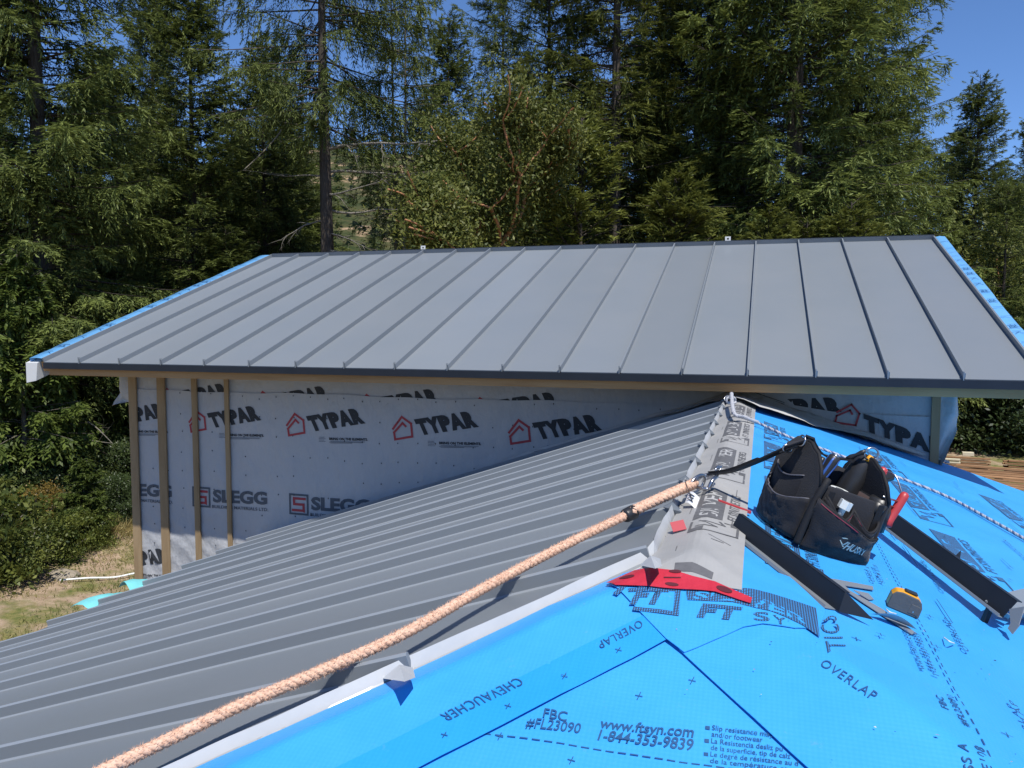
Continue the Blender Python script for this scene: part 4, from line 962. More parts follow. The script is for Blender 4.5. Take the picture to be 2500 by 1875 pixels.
# tools carried in the bag (each lifts out, so each is its own thing)
sd_ = empty('screwdriver', bg(.095, .13, .10), 'screwdriver with blue and black handle sticking out of the tool bag', 'screwdriver')
ax = (NRr + b1 * .28).normalized(); c = bg(.075, .13, .135)
mb = MB(); mb.tube([c, c + ax * .01, c + ax * .04, c + ax * .085, c + ax * .10, c + ax * .105], [.012, .016, .0135, .0175, .016, .008], 12); mb.build('handle', M['black_plastic'], sd_, smooth=True)
mb = MB()
for k in range(5): q = 2 * math.pi * k / 5; o1 = ax.orthogonal().normalized(); o2 = ax.cross(o1); dd = (o1 * math.cos(q) + o2 * math.sin(q)); mb.tube([c + ax * .008 + dd * .0125, c + ax * .04 + dd * .0115, c + ax * .085 + dd * .0145, c + ax * .098 + dd * .012], .0042, 6)
mb.build('grip_rib', M['blue_plastic'], sd_, smooth=True)
mb = MB(); mb.tube([c + ax * .099, c + ax * .1075], [.013, .009], 10); mb.build('end_cap', M['steel'], sd_, smooth=True)
mb = MB(); mb.tube([c - ax * .10, c], .0035, 8); mb.build('shaft', M['steel'], sd_)
pl = empty('pliers', bg(LU + .02, .06, .12), 'pliers with two red handles hanging at the right end of the bag', 'pliers')
for k, (u0, v0, w0, u1, v1, w1) in enumerate(((LU + .012, .085, .175, LU + .032, .10, .245), (LU + .040, .020, .105, LU + .072, .035, .205))):
    a, b = bg(u0, v0, w0), bg(u1, v1, w1); dd = b - a; mb = MB()
    mb.tube([a, a + dd * .06, a + dd * .18, a + dd * .5, a + dd * .85, a + dd * .95, b], [.008, .015, .012, .0125, .0125, .0115, .007], 10); mb.build('handle', M['red_plastic'], pl, smooth=True)
for dz in (.0, .018):
    mb = MB(); mb.tube([bg(LU - .012, .010, .165 + dz), bg(LU + .052, .028, .160 + dz)], .0026, 7); mb.build('pivot_bar', M['steel'], pl, smooth=True)
mb = MB(); mb.tube(smooth_path([bg(LU + .030, .098, .236), bg(LU + .048, .07, .238), bg(LU + .062, .036, .200)], .01), .0022, 6); mb.build('spring_wire', M['steel'], pl, smooth=True)
mb = MB(); mb.tube([bg(LU + .012, .02, .085), bg(LU + .008, .03, .14), bg(LU - .0, .03, .175)], [.024, .032, .026], 12); mb.tube([bg(LU - .018, .012, .125), bg(LU - .012, .010, .165)], [.018, .022], 10)
tag(mb.build('cable_reel', M['black_plastic'], smooth=True), 'round black plastic reel wedged in the right end of the tool bag', 'reel')
dl_ = empty('cordless_driver', bg(.18, .13, .12), 'black cordless driver standing upright inside the tool bag', 'power tool')
ax = (NRr * 1 + b1 * .22).normalized(); c = bg(.165, .135, .08); sx = b2
mb = MB(); mb.tube([c, c + ax * .05, c + ax * .12, c + ax * .165, c + ax * .185], [.028, .032, .034, .030, .020], 12); mb.build('motor_body', M['black_plastic'], dl_, smooth=True)
mb = MB(); mb.tube([c + ax * .13 + b1 * .01, c + ax * .12 + b1 * .06, c + ax * .15 + b1 * .095], [.020, .016, .018], 10); mb.build('grip', M['black_plastic'], dl_, smooth=True)
mb = MB(); mb.tube([c + ax * .170 - b1 * .012 - b2 * .022, c + ax * .188 - b1 * .010 - b2 * .020], .0085, 10); mb.build('selector', M['yellow'], dl_, smooth=True)
mb = MB(); mb.tube([c + ax * .182 + b1 * .006 - b2 * .014, c + ax * .182 + b1 * .030 - b2 * .010], .0075, 10); mb.build('chuck', M['steel'], dl_, smooth=True)
mb = MB(); mb.tube([c + ax * .10 + b1 * .035 - b2 * .028, c + ax * .103 + b1 * .038 - b2 * .030], .006, 10); mb.build('screw', M['steel'], dl_, smooth=True)
cn = empty('hose_fitting', bg(.055, -.03, .13), 'white plastic hose fitting in a front pocket of the tool bag', 'plastic fitting')
ax = (NRr + b1 * .15).normalized(); c = bg(.058, -.030, .098)
mb = MB(); mb.tube([c, c + ax * .030, c + ax * .036], [.0085, .0085, .0105], 10); mb.build('stem', M['white_plastic'], cn, smooth=True)
mb = MB(); mb.tube([c + ax * .034, c + ax * .056], [.0165, .0165], 6); mb.build('hex_head', M['white_plastic'], cn)
mb = MB(); mb.tube([c + ax * .0562, c + ax * .0568], .009, 12); mb.build('bore', M['rubber'], cn)
mb = MB(); c = bg(.10, .06, .150); mb.tube([c, c + NRr * .012], [.024, .024], 16); mb.tube([c + NRr * .0121, c + NRr * .0125], .011, 12, 1)
tag(mb.build('tape_roll', [M['white_plastic'], M['rubber']]), 'roll of white tape lying inside the tool bag', 'tape roll')

# ------------------------------------------------------------------ ground and far hill
hill_az = YAW + math.atan((1250 - 880) / FPX)
HD = Vector((-math.sin(hill_az), math.cos(hill_az)))
def ground_z(x, y):
    r = math.hypot(x, y); z = GZ + .12 * fbm((x, y, 0), .25) * min(1, max(0, (r - 7) / 6)) + .05 * fbm((x, y, 3), 1.2)
    z += .9 * max(0, min(1, (r - 24) / 20)) * (.5 + .5 * fbm((x, y, 8), .05))
    a = math.atan2(x * HD.y - y * HD.x, x * HD.x + y * HD.y)
    env = math.exp(-(a / .38) ** 2)
    q = max(0, min(1, (r - 110) / 170)); q = q * q * (3 - 2 * q)
    z += q * (48 * env + 12) * (1 + .10 * fbm((x, y, 1), .02))
    return z
def make_ground():
    rad = [0] + list(np.geomspace(4, 30, 34)) + list(np.geomspace(32, 1500, 46)); na = 200
    V = [(0, 0, GZ)]; 
    for r in rad[1:]:
        for k in range(na):
            a = 2 * math.pi * k / na; x, y = r * math.sin(a), r * math.cos(a); V.append((x, y, ground_z(x, y)))
    F = [(0, 1 + k, 1 + (k + 1) % na) for k in range(na)]
    for i in range(len(rad) - 2):
        o, p = 1 + i * na, 1 + (i + 1) * na
        F += [(o + k, p + k, p + (k + 1) % na, o + (k + 1) % na) for k in range(na)]
    me = bpy.data.meshes.new('ground'); me.from_pydata(V, [], F)
    me.polygons.foreach_set('use_smooth', [True] * len(F))
    m = bpy.data.materials.new('dry_soil_and_turf'); m.use_nodes = True; t = m.node_tree; L = t.links.new; p = t.nodes['Principled BSDF']
    tc = nd(t, 'ShaderNodeTexCoord').outputs['Object']
    def nz(s, d=6, r=.65): n = nd(t, 'ShaderNodeTexNoise'); n.inputs['Scale'].default_value = s; n.inputs['Detail'].default_value = d; n.inputs['Roughness'].default_value = r; L(tc, n.inputs['Vector']); return n.outputs[0]
    def ramp(f, a, ca, b, cb): r = nd(t, 'ShaderNodeValToRGB'); r.color_ramp.elements[0].position = a; r.color_ramp.elements[0].color = (*ca, 1); r.color_ramp.elements[1].position = b; r.color_ramp.elements[1].color = (*cb, 1); L(f, r.inputs[0]); return r.outputs[0]
    def mixc(f, a, b): x = nd(t, 'ShaderNodeMix', data_type='RGBA'); L(f, x.inputs[0]); L(a, x.inputs[6]); L(b, x.inputs[7]); return x.outputs[2]
    soil = ramp(nz(5), .3, (.29, .205, .130), .7, (.50, .38, .27)); turf = ramp(nz(9), .3, (.085, .120, .03), .7, (.27, .23, .09))
    near = mixc(ramp(nz(.55, 5), .46, (0, 0, 0), .56, (1, 1, 1)), soil, turf)
    scrub = ramp(nz(.22, 8, .75), .40, (.030, .045, .016), .62, (.085, .080, .035)); bare = ramp(nz(.3), .3, (.30, .20, .12), .7, (.40, .29, .19))
    mp = nd(t, 'ShaderNodeMapping'); mp.inputs['Scale'].default_value = (.05, .05, .13); L(tc, mp.inputs[0]); n3 = nd(t, 'ShaderNodeTexNoise'); n3.inputs['Detail'].default_value = 7; n3.inputs['Scale'].default_value = 1.1; n3.inputs['Roughness'].default_value = .7; L(mp.outputs[0], n3.inputs['Vector'])
    hillc = mixc(ramp(n3.outputs[0], .55, (0, 0, 0), .61, (1, 1, 1)), scrub, bare)
    sx = nd(t, 'ShaderNodeSeparateXYZ'); L(tc, sx.inputs[0]); mr = nd(t, 'ShaderNodeMapRange'); mr.inputs[1].default_value = -2; mr.inputs[2].default_value = 1; L(sx.outputs[2], mr.inputs[0])
    L(mixc(mr.outputs[0], near, hillc), p.inputs['Base Color']); p.inputs['Roughness'].default_value = .95; p.inputs['Specular IOR Level'].default_value = .15
    b = nd(t, 'ShaderNodeBump'); b.inputs['Strength'].default_value = .8; b.inputs['Distance'].default_value = .06; L(nz(7, 8, .75), b.inputs['Height']); L(b.outputs[0], p.inputs['Normal'])
    me.materials.append(m); return tag(link_mesh('ground', me), kind='structure')
make_ground()

# ------------------------------------------------------------------ vegetation builders
def unit_rows(a): return a / np.maximum(np.linalg.norm(a, axis=-1, keepdims=True), 1e-9)
def blades(base, d, side, ln, wd):
    """kite-shaped leaves: (n,3) base, direction and side vectors, lengths and widths"""
    ln = ln[:, None]; wd = wd[:, None]; m = base + d * ln * .45
    return np.stack([base, m + side * wd * .5, base + d * ln, m - side * wd * .5], 1)

def tubes_np(mb, pts, r0, r1, n=3, m=0):
    k = len(pts); mb.tube(pts, [r0 + (r1 - r0) * i / (k - 1) for i in range(k)], n, m, cap=False)

def fir_mesh(H, z0, R, seed, dens=1., droop=.35, gap=.36, prof=.85, blade=(.105, .034), trunk=.20, dead=0, sag=.16, start=(-.22, .75), hang=0., lean=0, nper=(4, 7), bend=.0, mats=None, pts=9):
    g = np.random.default_rng(seed); rnd = random.Random(seed); Q = []; TI = []; mb = MB()
    tx = lambda z: np.array([lean * z + bend * math.sin(z * .35), bend * .6 * math.sin(z * .27 + 1), z])
    zs = np.linspace(-.4, H, 18); mb.tube([tx(z) for z in zs], [max(.012, trunk * (1 - (max(z, 0) / H) ** 1.15) + (.06 * trunk if z < .6 else 0)) for z in zs], 9, cap=False)
    z = z0
    while z < H - .12:
        t = (z - z0) / (H - z0); env = R * (1 - t) ** prof * (min(1, .55 + t * 4)) + .10
        for _ in range(g.integers(*nper) if t < .93 else 4):
            az = g.uniform(0, 2 * math.pi); l = env * g.uniform(.50, 1.12) * (1.0 if g.random() > .10 else .5)
            a0 = start[0] + (start[1] - start[0]) * t ** 1.2 + g.normal(0, .11)
            s = np.linspace(0, 1, 10); az2 = az + g.normal(0, .12) * s
            P = np.stack([np.sin(az2) * l * s, np.cos(az2) * l * s, l * (a0 * s - sag * s ** 2 * (1.3 - t) + .14 * s ** 3)], 1) + tx(z + g.uniform(-.12, .12))
            tubes_np(mb, P[::3], .010 + .008 * l, .004)
            K = max(4, int(l / .072 * dens)); sk = g.uniform(.10 if l < 1.2 else .20, 1., K) ** .85
            ix = np.clip(sk * 9, 0, 8.999); i0 = ix.astype(int); f = (ix - i0)[:, None]
            B = P[i0] * (1 - f) + P[i0 + 1] * f; Tn = unit_rows(P[i0 + 1] - P[i0])
            Sd = unit_rows(np.cross(Tn, [0, 0, 1.])); sg = g.choice([-1., 1.], K)[:, None]
            an = g.uniform(.45, 1.05, K)[:, None]
            D = unit_rows(Tn * np.cos(an) + Sd * sg * np.sin(an) + np.array([0, 0, 1.]) * (g.normal(0, .20, K)[:, None] - droop * .5))
            tl = np.minimum(.85, .20 + .46 * (1 - sk) * l) * g.uniform(.55, 1.25, K)
            hg = g.random(K) < hang; D[hg] = unit_rows(D[hg] * .35 + np.array([0, 0, -1.]))
            Mp = pts; u = (np.arange(Mp) + .6) / Mp
            C = B[:, None] + D[:, None] * (tl[:, None] * u)[..., None]; C[..., 2] -= droop * tl[:, None] * u ** 2 * .7
            SD = unit_rows(np.cross(D, [0, 0, 1.]) + 1e-4)
            for q in (-1, 1):
                d = unit_rows(D[:, None] * .95 + SD[:, None] * q * .60 + g.normal(0, .22, (K, Mp, 3)) + np.array([0, 0, -.14]))
                sd = unit_rows(np.cross(d, g.normal(0, 1, (K, Mp, 3)) + np.array([0, 0, 2.2])))
                n = K * Mp; ln = blade[0] * g.uniform(.65, 1.3, n); wd = blade[1] * g.uniform(.7, 1.3, n)
                Q.append(blades(C.reshape(-1, 3), d.reshape(-1, 3), sd.reshape(-1, 3), ln, wd))
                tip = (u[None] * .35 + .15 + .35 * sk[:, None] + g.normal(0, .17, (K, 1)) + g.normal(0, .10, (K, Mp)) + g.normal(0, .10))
                TI.append(np.clip(tip, 0, 1).ravel())
        z += gap * g.uniform(.7, 1.3) * (1 if t < .8 else .6)
    return np_quads('crown', np.concatenate(Q), mats[1], np.concatenate(TI)), mb

def dead_limb(mb, p, d, l, r, rnd, depth=0):
    pts = [Vector(p)]; dd = Vector(d).normalized(); n = 7
    for i in range(n):
        dd = (dd + Vector((rnd.uniform(-.22, .22), rnd.uniform(-.22, .22), rnd.uniform(-.20, .16)))).normalized(); pts.append(pts[-1] + dd * l / n)
        if depth < 2 and rnd.random() < .62: dead_limb(mb, pts[-1], (dd + Vector((rnd.uniform(-1, 1), rnd.uniform(-1, 1), rnd.uniform(-.7, .5)))), l * rnd.uniform(.22, .45), r * .5 * (1 - i / n * .5), rnd, depth + 1)
    mb.tube(pts, [r * (1 - .85 * i / n) for i in range(n + 1)], 5 if depth == 0 else 3, 1, cap=False)

def finish(mb, name, mats): 
    me = bpy.data.meshes.new(name); me.from_pydata(mb.v, [], mb.f)
    for m in mats: me.materials.append(m)
    me.polygons.foreach_set('material_index', mb.m); me.polygons.foreach_set('use_smooth', [True] * len(mb.f)); me.update(); return me

KIND = {}
def add_kind(key, mats=None, limbs=None, **k):
    mats = mats or [M['bark'], M['needle'], M['deadwood']]
    cr, mb = fir_mesh(mats=mats, **k); r = random.Random(k['seed'])
    if limbs:
        for (z, az, el, l, rad) in limbs:
            x = k.get('lean', 0) * z; d = Vector((math.sin(az) * math.cos(el), math.cos(az) * math.cos(el), math.sin(el)))
            dead_limb(mb, (x, 0, z), d, l, rad, r)
    KIND[key] = (finish(mb, 'trunk', [mats[0], mats[2]]), cr, k['H'])
def plant(key, x, d, H, label, name='fir_tree', cat='tree', rz=0, group=None, wide=1, dz=0):
    tm_, cm, h = KIND[key]; p = far(x, d); p.z = ground_z(p.x, p.y) + dz; s = H / h
    e = empty(name, p, label, cat, group, rz); e.scale = (s * wide, s * wide, s)
    for nm, me in (('trunk', tm_), ('crown', cm)): link_mesh(nm, me, e, world=False)
    return e
def top(y, d): return (792 - y) / FPX * d - GZ       # height of a tree whose tip shows at picture row y

rl = random.Random(2)
D2 = math.pi
OLV = [M['bark'], M['needle_olive'], M['deadwood']]
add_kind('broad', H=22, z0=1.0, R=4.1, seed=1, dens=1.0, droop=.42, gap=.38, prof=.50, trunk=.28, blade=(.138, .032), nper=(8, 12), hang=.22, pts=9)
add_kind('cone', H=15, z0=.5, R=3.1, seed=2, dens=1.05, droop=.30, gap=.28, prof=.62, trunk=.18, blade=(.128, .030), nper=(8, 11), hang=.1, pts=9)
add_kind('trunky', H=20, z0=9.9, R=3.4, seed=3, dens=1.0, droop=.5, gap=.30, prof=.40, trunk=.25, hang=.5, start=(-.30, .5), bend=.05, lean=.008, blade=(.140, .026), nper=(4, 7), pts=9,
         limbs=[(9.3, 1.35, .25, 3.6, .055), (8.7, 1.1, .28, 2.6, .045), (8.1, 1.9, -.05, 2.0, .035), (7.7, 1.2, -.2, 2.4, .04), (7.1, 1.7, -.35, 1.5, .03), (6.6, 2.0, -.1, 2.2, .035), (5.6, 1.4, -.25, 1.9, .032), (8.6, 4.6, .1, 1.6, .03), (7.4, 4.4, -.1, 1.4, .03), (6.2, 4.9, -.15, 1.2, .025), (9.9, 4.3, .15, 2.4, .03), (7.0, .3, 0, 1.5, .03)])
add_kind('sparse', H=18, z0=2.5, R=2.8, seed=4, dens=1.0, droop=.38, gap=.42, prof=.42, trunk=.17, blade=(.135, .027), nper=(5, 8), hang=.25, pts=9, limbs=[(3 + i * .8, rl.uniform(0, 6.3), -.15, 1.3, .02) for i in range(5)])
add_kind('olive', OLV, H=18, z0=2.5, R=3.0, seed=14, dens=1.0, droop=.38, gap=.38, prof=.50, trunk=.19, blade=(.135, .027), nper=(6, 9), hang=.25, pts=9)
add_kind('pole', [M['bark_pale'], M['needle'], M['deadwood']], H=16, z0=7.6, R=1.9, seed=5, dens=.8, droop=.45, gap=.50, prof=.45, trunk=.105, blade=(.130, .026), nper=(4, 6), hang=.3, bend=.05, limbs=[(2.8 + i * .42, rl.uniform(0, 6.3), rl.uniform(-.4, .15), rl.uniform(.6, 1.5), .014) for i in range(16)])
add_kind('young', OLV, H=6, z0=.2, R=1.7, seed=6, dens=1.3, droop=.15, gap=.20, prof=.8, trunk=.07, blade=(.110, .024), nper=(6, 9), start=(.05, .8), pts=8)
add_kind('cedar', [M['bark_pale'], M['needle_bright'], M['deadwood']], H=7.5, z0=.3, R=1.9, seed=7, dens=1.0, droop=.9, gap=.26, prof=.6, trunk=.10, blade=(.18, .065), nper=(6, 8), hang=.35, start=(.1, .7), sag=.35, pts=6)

# near and middle row, left to right
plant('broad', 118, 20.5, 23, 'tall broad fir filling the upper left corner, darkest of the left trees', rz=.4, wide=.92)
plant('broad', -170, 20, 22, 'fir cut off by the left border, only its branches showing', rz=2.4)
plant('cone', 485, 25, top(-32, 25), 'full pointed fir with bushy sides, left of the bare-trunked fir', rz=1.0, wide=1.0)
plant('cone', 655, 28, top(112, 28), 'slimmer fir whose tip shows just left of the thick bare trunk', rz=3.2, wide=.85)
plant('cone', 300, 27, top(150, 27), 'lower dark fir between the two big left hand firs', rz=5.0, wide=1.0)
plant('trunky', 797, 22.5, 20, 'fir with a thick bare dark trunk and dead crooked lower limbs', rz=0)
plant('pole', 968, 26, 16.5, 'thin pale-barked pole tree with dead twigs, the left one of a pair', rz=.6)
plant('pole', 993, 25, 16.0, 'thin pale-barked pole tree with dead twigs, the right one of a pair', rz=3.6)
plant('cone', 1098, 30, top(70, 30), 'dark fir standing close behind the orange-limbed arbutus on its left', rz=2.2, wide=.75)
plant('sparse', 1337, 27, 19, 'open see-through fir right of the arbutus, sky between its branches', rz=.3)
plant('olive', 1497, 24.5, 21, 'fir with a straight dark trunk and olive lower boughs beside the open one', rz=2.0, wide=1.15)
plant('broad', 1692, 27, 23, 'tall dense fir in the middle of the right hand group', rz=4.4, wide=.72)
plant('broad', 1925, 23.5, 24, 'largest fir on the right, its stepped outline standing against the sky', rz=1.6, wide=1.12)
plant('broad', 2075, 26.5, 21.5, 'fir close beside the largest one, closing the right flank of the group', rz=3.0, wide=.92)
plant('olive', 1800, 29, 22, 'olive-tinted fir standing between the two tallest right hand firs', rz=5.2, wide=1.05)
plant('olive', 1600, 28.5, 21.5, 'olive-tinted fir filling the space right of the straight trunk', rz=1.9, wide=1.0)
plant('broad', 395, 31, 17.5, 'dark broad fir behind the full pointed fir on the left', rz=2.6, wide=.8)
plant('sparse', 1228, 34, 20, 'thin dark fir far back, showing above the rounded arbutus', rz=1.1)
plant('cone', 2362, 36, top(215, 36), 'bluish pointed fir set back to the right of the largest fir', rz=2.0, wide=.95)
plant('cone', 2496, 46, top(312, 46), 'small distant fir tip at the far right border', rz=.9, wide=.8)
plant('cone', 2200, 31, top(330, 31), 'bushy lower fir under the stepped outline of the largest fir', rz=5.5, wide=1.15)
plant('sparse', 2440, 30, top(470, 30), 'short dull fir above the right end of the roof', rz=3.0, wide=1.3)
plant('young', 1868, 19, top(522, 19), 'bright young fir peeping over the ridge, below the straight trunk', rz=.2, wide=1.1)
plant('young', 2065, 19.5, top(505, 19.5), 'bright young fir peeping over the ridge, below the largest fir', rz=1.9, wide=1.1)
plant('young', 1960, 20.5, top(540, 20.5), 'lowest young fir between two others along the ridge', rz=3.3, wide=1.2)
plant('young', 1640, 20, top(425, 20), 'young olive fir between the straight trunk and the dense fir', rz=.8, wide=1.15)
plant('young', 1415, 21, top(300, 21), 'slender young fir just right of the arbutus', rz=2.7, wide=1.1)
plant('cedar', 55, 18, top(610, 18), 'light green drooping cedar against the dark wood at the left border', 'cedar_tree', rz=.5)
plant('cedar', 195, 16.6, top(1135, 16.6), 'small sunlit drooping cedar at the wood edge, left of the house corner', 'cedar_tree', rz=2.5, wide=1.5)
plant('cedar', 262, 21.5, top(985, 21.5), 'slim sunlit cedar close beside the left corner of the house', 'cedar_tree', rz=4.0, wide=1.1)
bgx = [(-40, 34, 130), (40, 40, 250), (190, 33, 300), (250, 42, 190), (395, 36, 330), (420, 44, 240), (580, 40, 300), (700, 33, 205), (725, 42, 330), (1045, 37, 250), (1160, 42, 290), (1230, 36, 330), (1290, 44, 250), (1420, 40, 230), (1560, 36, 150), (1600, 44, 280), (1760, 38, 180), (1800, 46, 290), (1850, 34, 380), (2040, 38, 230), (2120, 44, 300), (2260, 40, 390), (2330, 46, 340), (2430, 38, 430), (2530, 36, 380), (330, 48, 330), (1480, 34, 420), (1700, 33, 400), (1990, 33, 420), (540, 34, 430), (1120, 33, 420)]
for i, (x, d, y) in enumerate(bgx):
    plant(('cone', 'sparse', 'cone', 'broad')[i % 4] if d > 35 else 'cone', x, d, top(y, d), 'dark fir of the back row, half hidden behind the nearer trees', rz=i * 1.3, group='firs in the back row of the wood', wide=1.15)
for i, (x, d, y) in enumerate([(20, 24, 700), (140, 23, 760), (250, 25, 640), (350, 24, 690), (90, 21, 900), (-60, 20, 850), (430, 23, 720), (560, 24, 560)]):
    plant('cone', x, d, top(y, d), 'dark understorey fir in the gloom left of the house', rz=i * 2.1, group='understorey firs left of the house', wide=1.5)

# broad-leaved plants
def leafy(H, R, n, size, seed, m, stems=5, clumps=26, bark=None, flat=.75):
    g = np.random.default_rng(seed); mb = MB(); cs = []
    for _ in range(clumps):
        a, rr, zz = g.uniform(0, 6.28), R * math.sqrt(g.uniform(.05, 1)), g.uniform(.05, 1)
        rr *= math.sqrt(max(.08, 1 - (zz - .35) ** 2 * 1.6)); cs.append((rr * math.sin(a), rr * math.cos(a), zz * H))
    cs = np.array(cs)
    for c in cs[:max(stems * 3, 10)]:
        b = g.normal(0, .08 * R, 2); mid = Vector((c[0] * .45 + b[0], c[1] * .45, c[2] * .55)); mb.tube(smooth_path([(b[0], b[1], -.1), mid, tuple(c)], .25), .010 * H ** .5, 4, cap=False)
    idx = g.integers(0, len(cs), n); sp = np.array([R * .24, R * .24, H * .085 * flat + .04])
    B = cs[idx] + g.normal(0, 1, (n, 3)) * sp * g.uniform(.4, 1, (n, 1)); B[:, 2] = np.maximum(B[:, 2], .02)
    d = unit_rows((B - cs[idx]) / sp * .5 + g.normal(0, .8, (n, 3)) + np.array([0, 0, .1])); up = unit_rows(g.normal(0, .6, (n, 3)) + np.array([.15, -.5, 1.]))
    sd = unit_rows(np.cross(d, up)); ln = size * g.uniform(.6, 1.3, n); tint = np.clip(.45 + g.normal(0, .2, n) + g.normal(0, .18, len(cs))[idx], 0, 1)
    return finish(mb, 'stem', [bark or M['deadwood']]), np_quads('foliage', blades(B, d, sd, ln, ln * .48), m, tint)
def bush(mes, x, d, s, label, rz=0, name='shrub', cat='shrub', group=None, p=None, sz=None):
    p = p or far(x, d); p.z = ground_z(p.x, p.y); e = empty(name, p, label, cat, group, rz); e.scale = (s, s, sz or s)
    link_mesh('stem', mes[0], e, world=False); link_mesh('foliage', mes[1], e, world=False); return e
b_ol = leafy(1.8, 1.5, 7000, .13, 21, M['leaf_olive']); b_dk = leafy(3.0, 1.8, 24000, .125, 22, M['leaf_dark'], clumps=54, stems=2, bark=M['bark']); b_ye = leafy(2.0, .8, 4200, .075, 23, M['leaf_yellow'], clumps=14); b_ar = leafy(5.0, 2.2, 16000, .11, 24, M['leaf'], clumps=44, bark=M['bark_orange'])
bush(b_ol, 25, 14.3, .50, 'olive shrub at the edge of the dry grass, at the left border', .3)
bush(b_ol, 120, 15.4, .46, 'low olive shrub at the dry grass edge, middle one of three', 2.3)
bush(b_ol, 200, 16.4, .40, 'low olive shrub at the dry grass edge, nearest the house corner', 4.1)
bush(b_ol, -90, 14.2, .9, 'olive shrub mostly outside the left border', 4.0)
bush(b_ye, 85, 16.8, .62, 'yellowing shrub rising behind the olive shrubs', 1.0)
bush(b_dk, 285, 18.2, .36, 'dark low shrub against the house corner, behind the dry grass', 1.4)
bush(b_dk, 130, 18.6, .55, 'dark shrub in the shade behind the yellowing one', 3.0)
bush(b_dk, 10, 17.5, .6, 'dark shrub in deep shade at the left border', 5.0)
bush(b_dk, 335, 20, .5, 'dark shrub half hidden behind the house corner strips', 0.2)
bush(b_dk, 2420, 29, 1.42, 'dark glossy shrub behind the lumber, under the right eave', .8, sz=1.3)
bush(b_dk, 2335, 30, 1.3, 'dark glossy shrub just right of the torn white sheeting', 2.8, sz=1.35)
bush(b_dk, 2530, 29.5, 1.5, 'dark glossy shrub running out of the right border behind the lumber', 4.4, sz=1.4)
bush(b_ar, 2470, 32, 1.75, 'leafy arbutus bush with reddish twigs right of the roof end', .4)
bush(b_ar, 2345, 33, 1.45, 'leafy bush low behind the right end of the roof', 3.1)
bush(b_ar, 1760, 22, 1.12, 'leafy bush in shadow behind the ridge, right of centre', 1.2)
bush(b_ar, 1330, 21.5, 1.15, 'leafy bush low behind the ridge, right of the arbutus trunk', 2.2)
bush(b_ar, 1010, 23, 1.15, 'leafy bush low behind the ridge under the pole trees', 5.2)
bush(b_ol, 730, 23, 2.1, 'yellow-green bush left of the thick bare trunk, over the roof', .9)
bush(b_ol, 900, 30, 2.0, 'pale bush in the gap right of the thick bare trunk', 3.9)

# arbutus with peeling orange limbs
def arbutus(seed=31):
    r = random.Random(seed); g = np.random.default_rng(seed); mb = MB(); ends = []
    def grow(p, d, l, rad, dep):
        pts = [Vector(p)]; dd = Vector(d).normalized()
        for i in range(5):
            dd = (dd + Vector((r.uniform(-.28, .28), r.uniform(-.28, .28), r.uniform(-.10, .20)))).normalized(); pts.append(pts[-1] + dd * l / 5)
            if dep >= 2: ends.append(tuple(pts[-1]))
        mb.tube(smooth_path(pts, l / 9), rad * .8, 6, cap=False)
        if dep < 4:
            for k in range(r.choice((2, 3)) if dep else 3):
                q = r.uniform(0, 6.28); s = r.uniform(.7, 1.1); grow(pts[-1 - (k == 2)], dd * .75 + Vector((math.cos(q) * s, math.sin(q) * s, r.uniform(-.25, .35))), (1.75 if dep == 0 else l * r.uniform(.66, .88)), rad * .64, dep + 1)
    grow((0, 0, -.3), (-.02, 0, 1), 6.6, .13, 0)
    E = np.array(ends); E[:, :2] *= .92; n = 52000; i = g.integers(0, len(E), n); B = E[i] + g.normal(0, .27, (n, 3))
    d = unit_rows(g.normal(0, .8, (n, 3)) + np.array([0, 0, .25])); sd = unit_rows(np.cross(d, g.normal(0, .5, (n, 3)) + np.array([.2, -.6, 1.]))); ln = .115 * g.uniform(.6, 1.25, n)
    return finish(mb, 'trunk', [M['bark_orange']]), np_quads('crown', blades(B, d, sd, ln, ln * .42), M['leaf'], np.clip(.45 + g.normal(0, .22, n) + g.normal(0, .15, len(E))[i], 0, 1)), max(E[:, 2])
at_, ac_, ah = arbutus(); p = far(1205, 20.5); p.z = ground_z(p.x, p.y)
e = empty('arbutus_tree', p, 'rounded arbutus tree with twisted orange limbs behind the ridge', 'tree', rz=.7); s = top(285, 20.5) / (ah + .3); e.scale = (s, s, s)
link_mesh('trunk', at_, e, world=False); link_mesh('crown', ac_, e, world=False)

# long pale dead limb arching in front of the left firs
mb = MB(); L0 = [pxd(745, 272, 23.5), pxd(705, 292, 23.2), pxd(675, 335, 23), pxd(635, 378, 22.8), pxd(595, 415, 22.6)]
mb.tube(smooth_path(L0, .1), list(np.linspace(.030, .012, len(smooth_path(L0, .1)))), 6)
r = random.Random(6)
for q in L0[1:]: dead_limb(mb, q, (r.uniform(-1, 1), 0, r.uniform(-.5, .8)), .5, .010, r, 1)
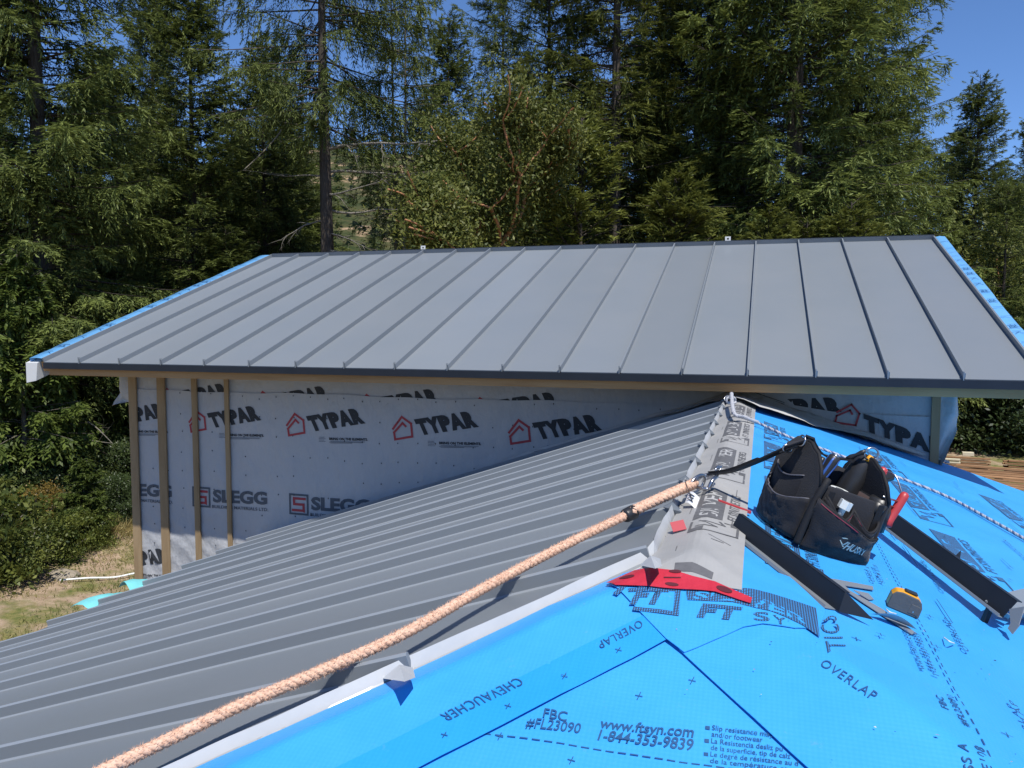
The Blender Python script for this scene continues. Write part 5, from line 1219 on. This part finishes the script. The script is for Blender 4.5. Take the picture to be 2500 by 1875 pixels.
# it grows from the bare-trunked fir
mb.tube(smooth_path([pxd(803, 262, 22.5), pxd(770, 264, 23.2), L0[0]], .1), .032, 6)
tag(mb.build('dead_limb', M['deadwood'], smooth=True, fix=False), 'long bare lichened limb curving down to the left from the thick trunk', 'dead branch')
for k, (pp, lb) in enumerate(((((215, 1030, 19), (240, 1048, 18.8), (275, 1083, 18.6)), 'bare pale stick in the shade left of the house, upper one'), (((205, 1072, 18.8), (240, 1078, 18.7), (272, 1082, 18.6)), 'bare pale stick in the shade left of the house, lower one'), (((0, 885, 19), (22, 918, 18.9), (42, 965, 18.8)), 'bare pale branch hanging at the left border below the roof line'))):
    mb = MB(); P = smooth_path([pxd(*q) for q in pp], .05); mb.tube(P, list(np.linspace(.020, .006, len(P))), 5); dead_limb(mb, P[len(P) // 2], (.3, 0, .6), .5, .008, r, 1)
    tag(mb.build('dead_branch', M['deadwood'], smooth=True, fix=False), lb, 'dead branch')

# scattered trees of the far hill: a wooded mass, and the lone pole and fir on its crest
g = np.random.default_rng(77); Q = []; TI = []
for _ in range(900):
    a = hill_az + g.normal(0, .12); rr = g.uniform(150, 330); x, y = -math.sin(a) * rr, math.cos(a) * rr; z = ground_z(x, y); h = g.uniform(2.0, 7.5) * (1 if g.random() < .8 else 1.4); n = 46
    t = g.uniform(0, 1, n); q = g.uniform(0, 6.28, n); rad = h * .2 * (1 - t) * g.uniform(.5, 1, n)
    B = np.stack([x + np.sin(q) * rad * .3, y + np.cos(q) * rad * .3, z + h * (.05 + .93 * t)], 1); d = unit_rows(np.stack([np.sin(q), np.cos(q), g.uniform(-.5, .3, n)], 1)); sd = unit_rows(np.cross(d, [0, 0, 1.]))
    Q.append(blades(B, d, sd, rad + .25, .35 * h * .2 + .15 * np.ones(n))); TI.append(np.clip(g.normal(.35, .2, n), 0, 1))
tag(link_mesh('hillside_woods', np_quads('hillside_woods', np.concatenate(Q), M['needle'], np.concatenate(TI))), 'scattered dark conifers on the sunny hillside seen through the gap', 'woods', kind='stuff')
def crest(px):
    best = None
    for d in range(150, 330, 4):
        p = far(px, d); el = (ground_z(p.x, p.y)) / d
        if best is None or el > best[0]: best = (el, d)
    p = far(px, best[1]); p.z = ground_z(p.x, p.y); return p
p = crest(862); mb = MB(); mb.tube([p - Vector((0, 0, 1)), p + Vector((0, 0, 5.5))], .14, 6); mb.abox(p + Vector((-.7, -.06, 4.9)), p + Vector((.7, .06, 5.05)))
tag(mb.build('utility_pole', M['bark_pale']), 'thin utility pole standing on the crest of the far hill', 'utility pole')
p = crest(868); tm_, cm, h = KIND['young']; e = empty('fir_tree', p, 'lone fir on the crest of the far hill beside the pole', 'tree'); e.scale = (1.9, 1.9, 2.2)
for nm, me in (('trunk', tm_), ('crown', cm)): link_mesh(nm, me, e, world=False)

# ------------------------------------------------------------------ yard on the left
g = np.random.default_rng(5); n = 60000
xs, ys = g.uniform(-16, -4.8, n), g.uniform(8, 21, n)
keep = np.array([fbm((a, b, 0), .55) + .25 * fbm((a, b, 5), 2.2) for a, b in zip(xs, ys)]) > g.uniform(-.25, .30, n); xs, ys = xs[keep], ys[keep]; n = len(xs)
zz = np.array([ground_z(a, b) for a, b in zip(xs, ys)]); dry = np.array([.5 + .9 * fbm((a, b, 2), .5) for a, b in zip(xs, ys)]) + g.normal(0, .16, n)
d = unit_rows(np.stack([g.normal(0, .5, n), g.normal(0, .5, n), np.ones(n)], 1)); sd = unit_rows(np.cross(d, g.normal(0, 1, (n, 3)))); ln = g.uniform(.03, .13, n)
tag(link_mesh('grass', np_quads('grass', blades(np.stack([xs, ys, zz - .01], 1), d, sd, ln, .010 + .010 * g.random(n)), M['grass'], np.clip(dry, 0, 1))), 'patchy green and dry grass on the yard left of the house', 'grass', kind='stuff')
n = 5200; c = np.array([hit(290, 1290, Vector((0, 0, 1)), GZ)[k] for k in range(2)]); xs, ys = c[0] + g.normal(0, .9, n), c[1] + g.normal(0, .7, n); zz = np.array([ground_z(a, b) for a, b in zip(xs, ys)])
d = unit_rows(np.stack([g.normal(.5, .6, n), g.normal(0, .5, n), np.ones(n) * .7], 1)); sd = unit_rows(np.cross(d, g.normal(0, 1, (n, 3))))
tag(link_mesh('straw', np_quads('straw', blades(np.stack([xs, ys, zz], 1), d, sd, g.uniform(.15, .45, n), np.full(n, .016)), M['grass'], np.clip(g.normal(.95, .08, n), .7, 1))), 'bank of dry straw-coloured grass beside the house corner', 'grass', kind='stuff')
def gpt(x, y, h=0): q = hit(x, y, Vector((0, 0, 1)), GZ); q.z = ground_z(q.x, q.y) + h; return q
mb = MB(); mb.tube(smooth_path([gpt(146, 1424, .05), gpt(215, 1417, .06), gpt(280, 1409, .05), gpt(345, 1402, .05), gpt(420, 1398, .05)], .08), .019, 8)
tag(mb.build('water_pipe', M['white_plastic'], smooth=True), 'thin white plastic pipe lying across the dry yard', 'pipe')
mb = MB(); c = gpt(152, 1408, .02); mb.grid(lambda a, b: c + Vector((.33 * math.cos(a * 6.283) * math.sin(b * 3.1416), .24 * math.sin(a * 6.283) * math.sin(b * 3.1416), .11 * math.cos(b * 3.1416))) * (1 + .25 * fbm((math.cos(a * 6.283), math.sin(a * 6.283), b * 2), 1.6)), 18, 10)
tag(mb.build('rock', M['rock'], smooth=True), 'pale rock beside the end of the white pipe', 'rock')

# ------------------------------------------------------------------ lumber beyond the wing
def board(x, y, d, ln, yaw, m, label, w=.14, t=.04, group=None):
    v = pxd(x, y, d); mb = MB(); mb.box((0, 0, 0), ((1, 0, 0), (0, 1, 0), (0, 0, 1)), (ln / 2, w / 2, t / 2)); o = mb.build('lumber_board', m, bevel=.003)
    o.location = v; o.rotation_euler = (0, random.Random(int(x * 7 + y)).uniform(-.012, .012), yaw); return tag(o, label, 'board', group)
r = random.Random(12); yw = -YAW * .55
for row in range(11):
    for c in range(3):
        x, y = 2362 + r.uniform(-8, 8), 1118 + row * 6.6
        board(x, y, 24.0 + c * .16, 1.15 + r.uniform(-.1, .1), -YAW * .3 + r.uniform(-.03, .03), M['lumber'] if row > 1 or c > 0 else M['lumber'], 'brown board in the left stack of lumber beyond the wing', group='boards of the left lumber stack')
for row in range(2):
    board(2318, 1121 + row * 7, 23.7, .55, -YAW * .3, M['lumber_pale'], ('pale fresh board at the left front of the lumber, top one', 'pale fresh board at the left front of the lumber, lower one')[row])
board(2363, 1108, 24.1, .30, -YAW * .3, M['lumber_pale'], 'short pale block lying on top of the left lumber stack', w=.2, t=.10)
for row in range(9):
    for c in range(3):
        board(2508 + r.uniform(-8, 8), 1128 + row * 6.6, 23.2 + c * .16, 1.1 + r.uniform(-.1, .1), -YAW * .2 + r.uniform(-.03, .03), M['lumber'], 'brown board in the right stack of lumber at the border', group='boards of the right lumber stack')
for k in range(18):
    board(2420 + r.uniform(-30, 45), 1141 + k * 2.6, 22.4 - k * .10, r.uniform(1.6, 2.6), -YAW * .3 - .16 + r.uniform(-.06, .06), M['lumber'], 'loose brown board spread in front of the lumber stacks', group='loose boards before the lumber stacks', t=.025)

# grit, metal shavings and wood chips left on the sheets
r = random.Random(41); mb = MB()
for _ in range(420):
    x, y = r.uniform(-.3, 1.6), r.uniform(1.0, 4.2)
    if x - y < -2.0 + .06 or (x < .02 and y > 1.6): continue
    c = Vector((x, y, roofs(x, y) + wr(x, y) + .0125)); a = r.uniform(0, 6.28); l = r.uniform(.0008, .0026) * (1.8 if r.random() < .1 else 1)
    d = Vector((math.cos(a), math.sin(a), 0)) * l; w = Vector((-math.sin(a), math.cos(a), 0)) * l * r.uniform(.2, .6)
    mb.add([c - d, c + w + Vector((0, 0, .001)), c + d, c - w], [(0, 1, 2, 3)], r.choice((0, 1, 1, 2)))
tag(mb.build('grit', [M['lumber_pale'], M['metal_dark'], M['rock']], fix=False), 'specks of grit and metal shavings scattered on the blue sheets', 'debris', kind='stuff')
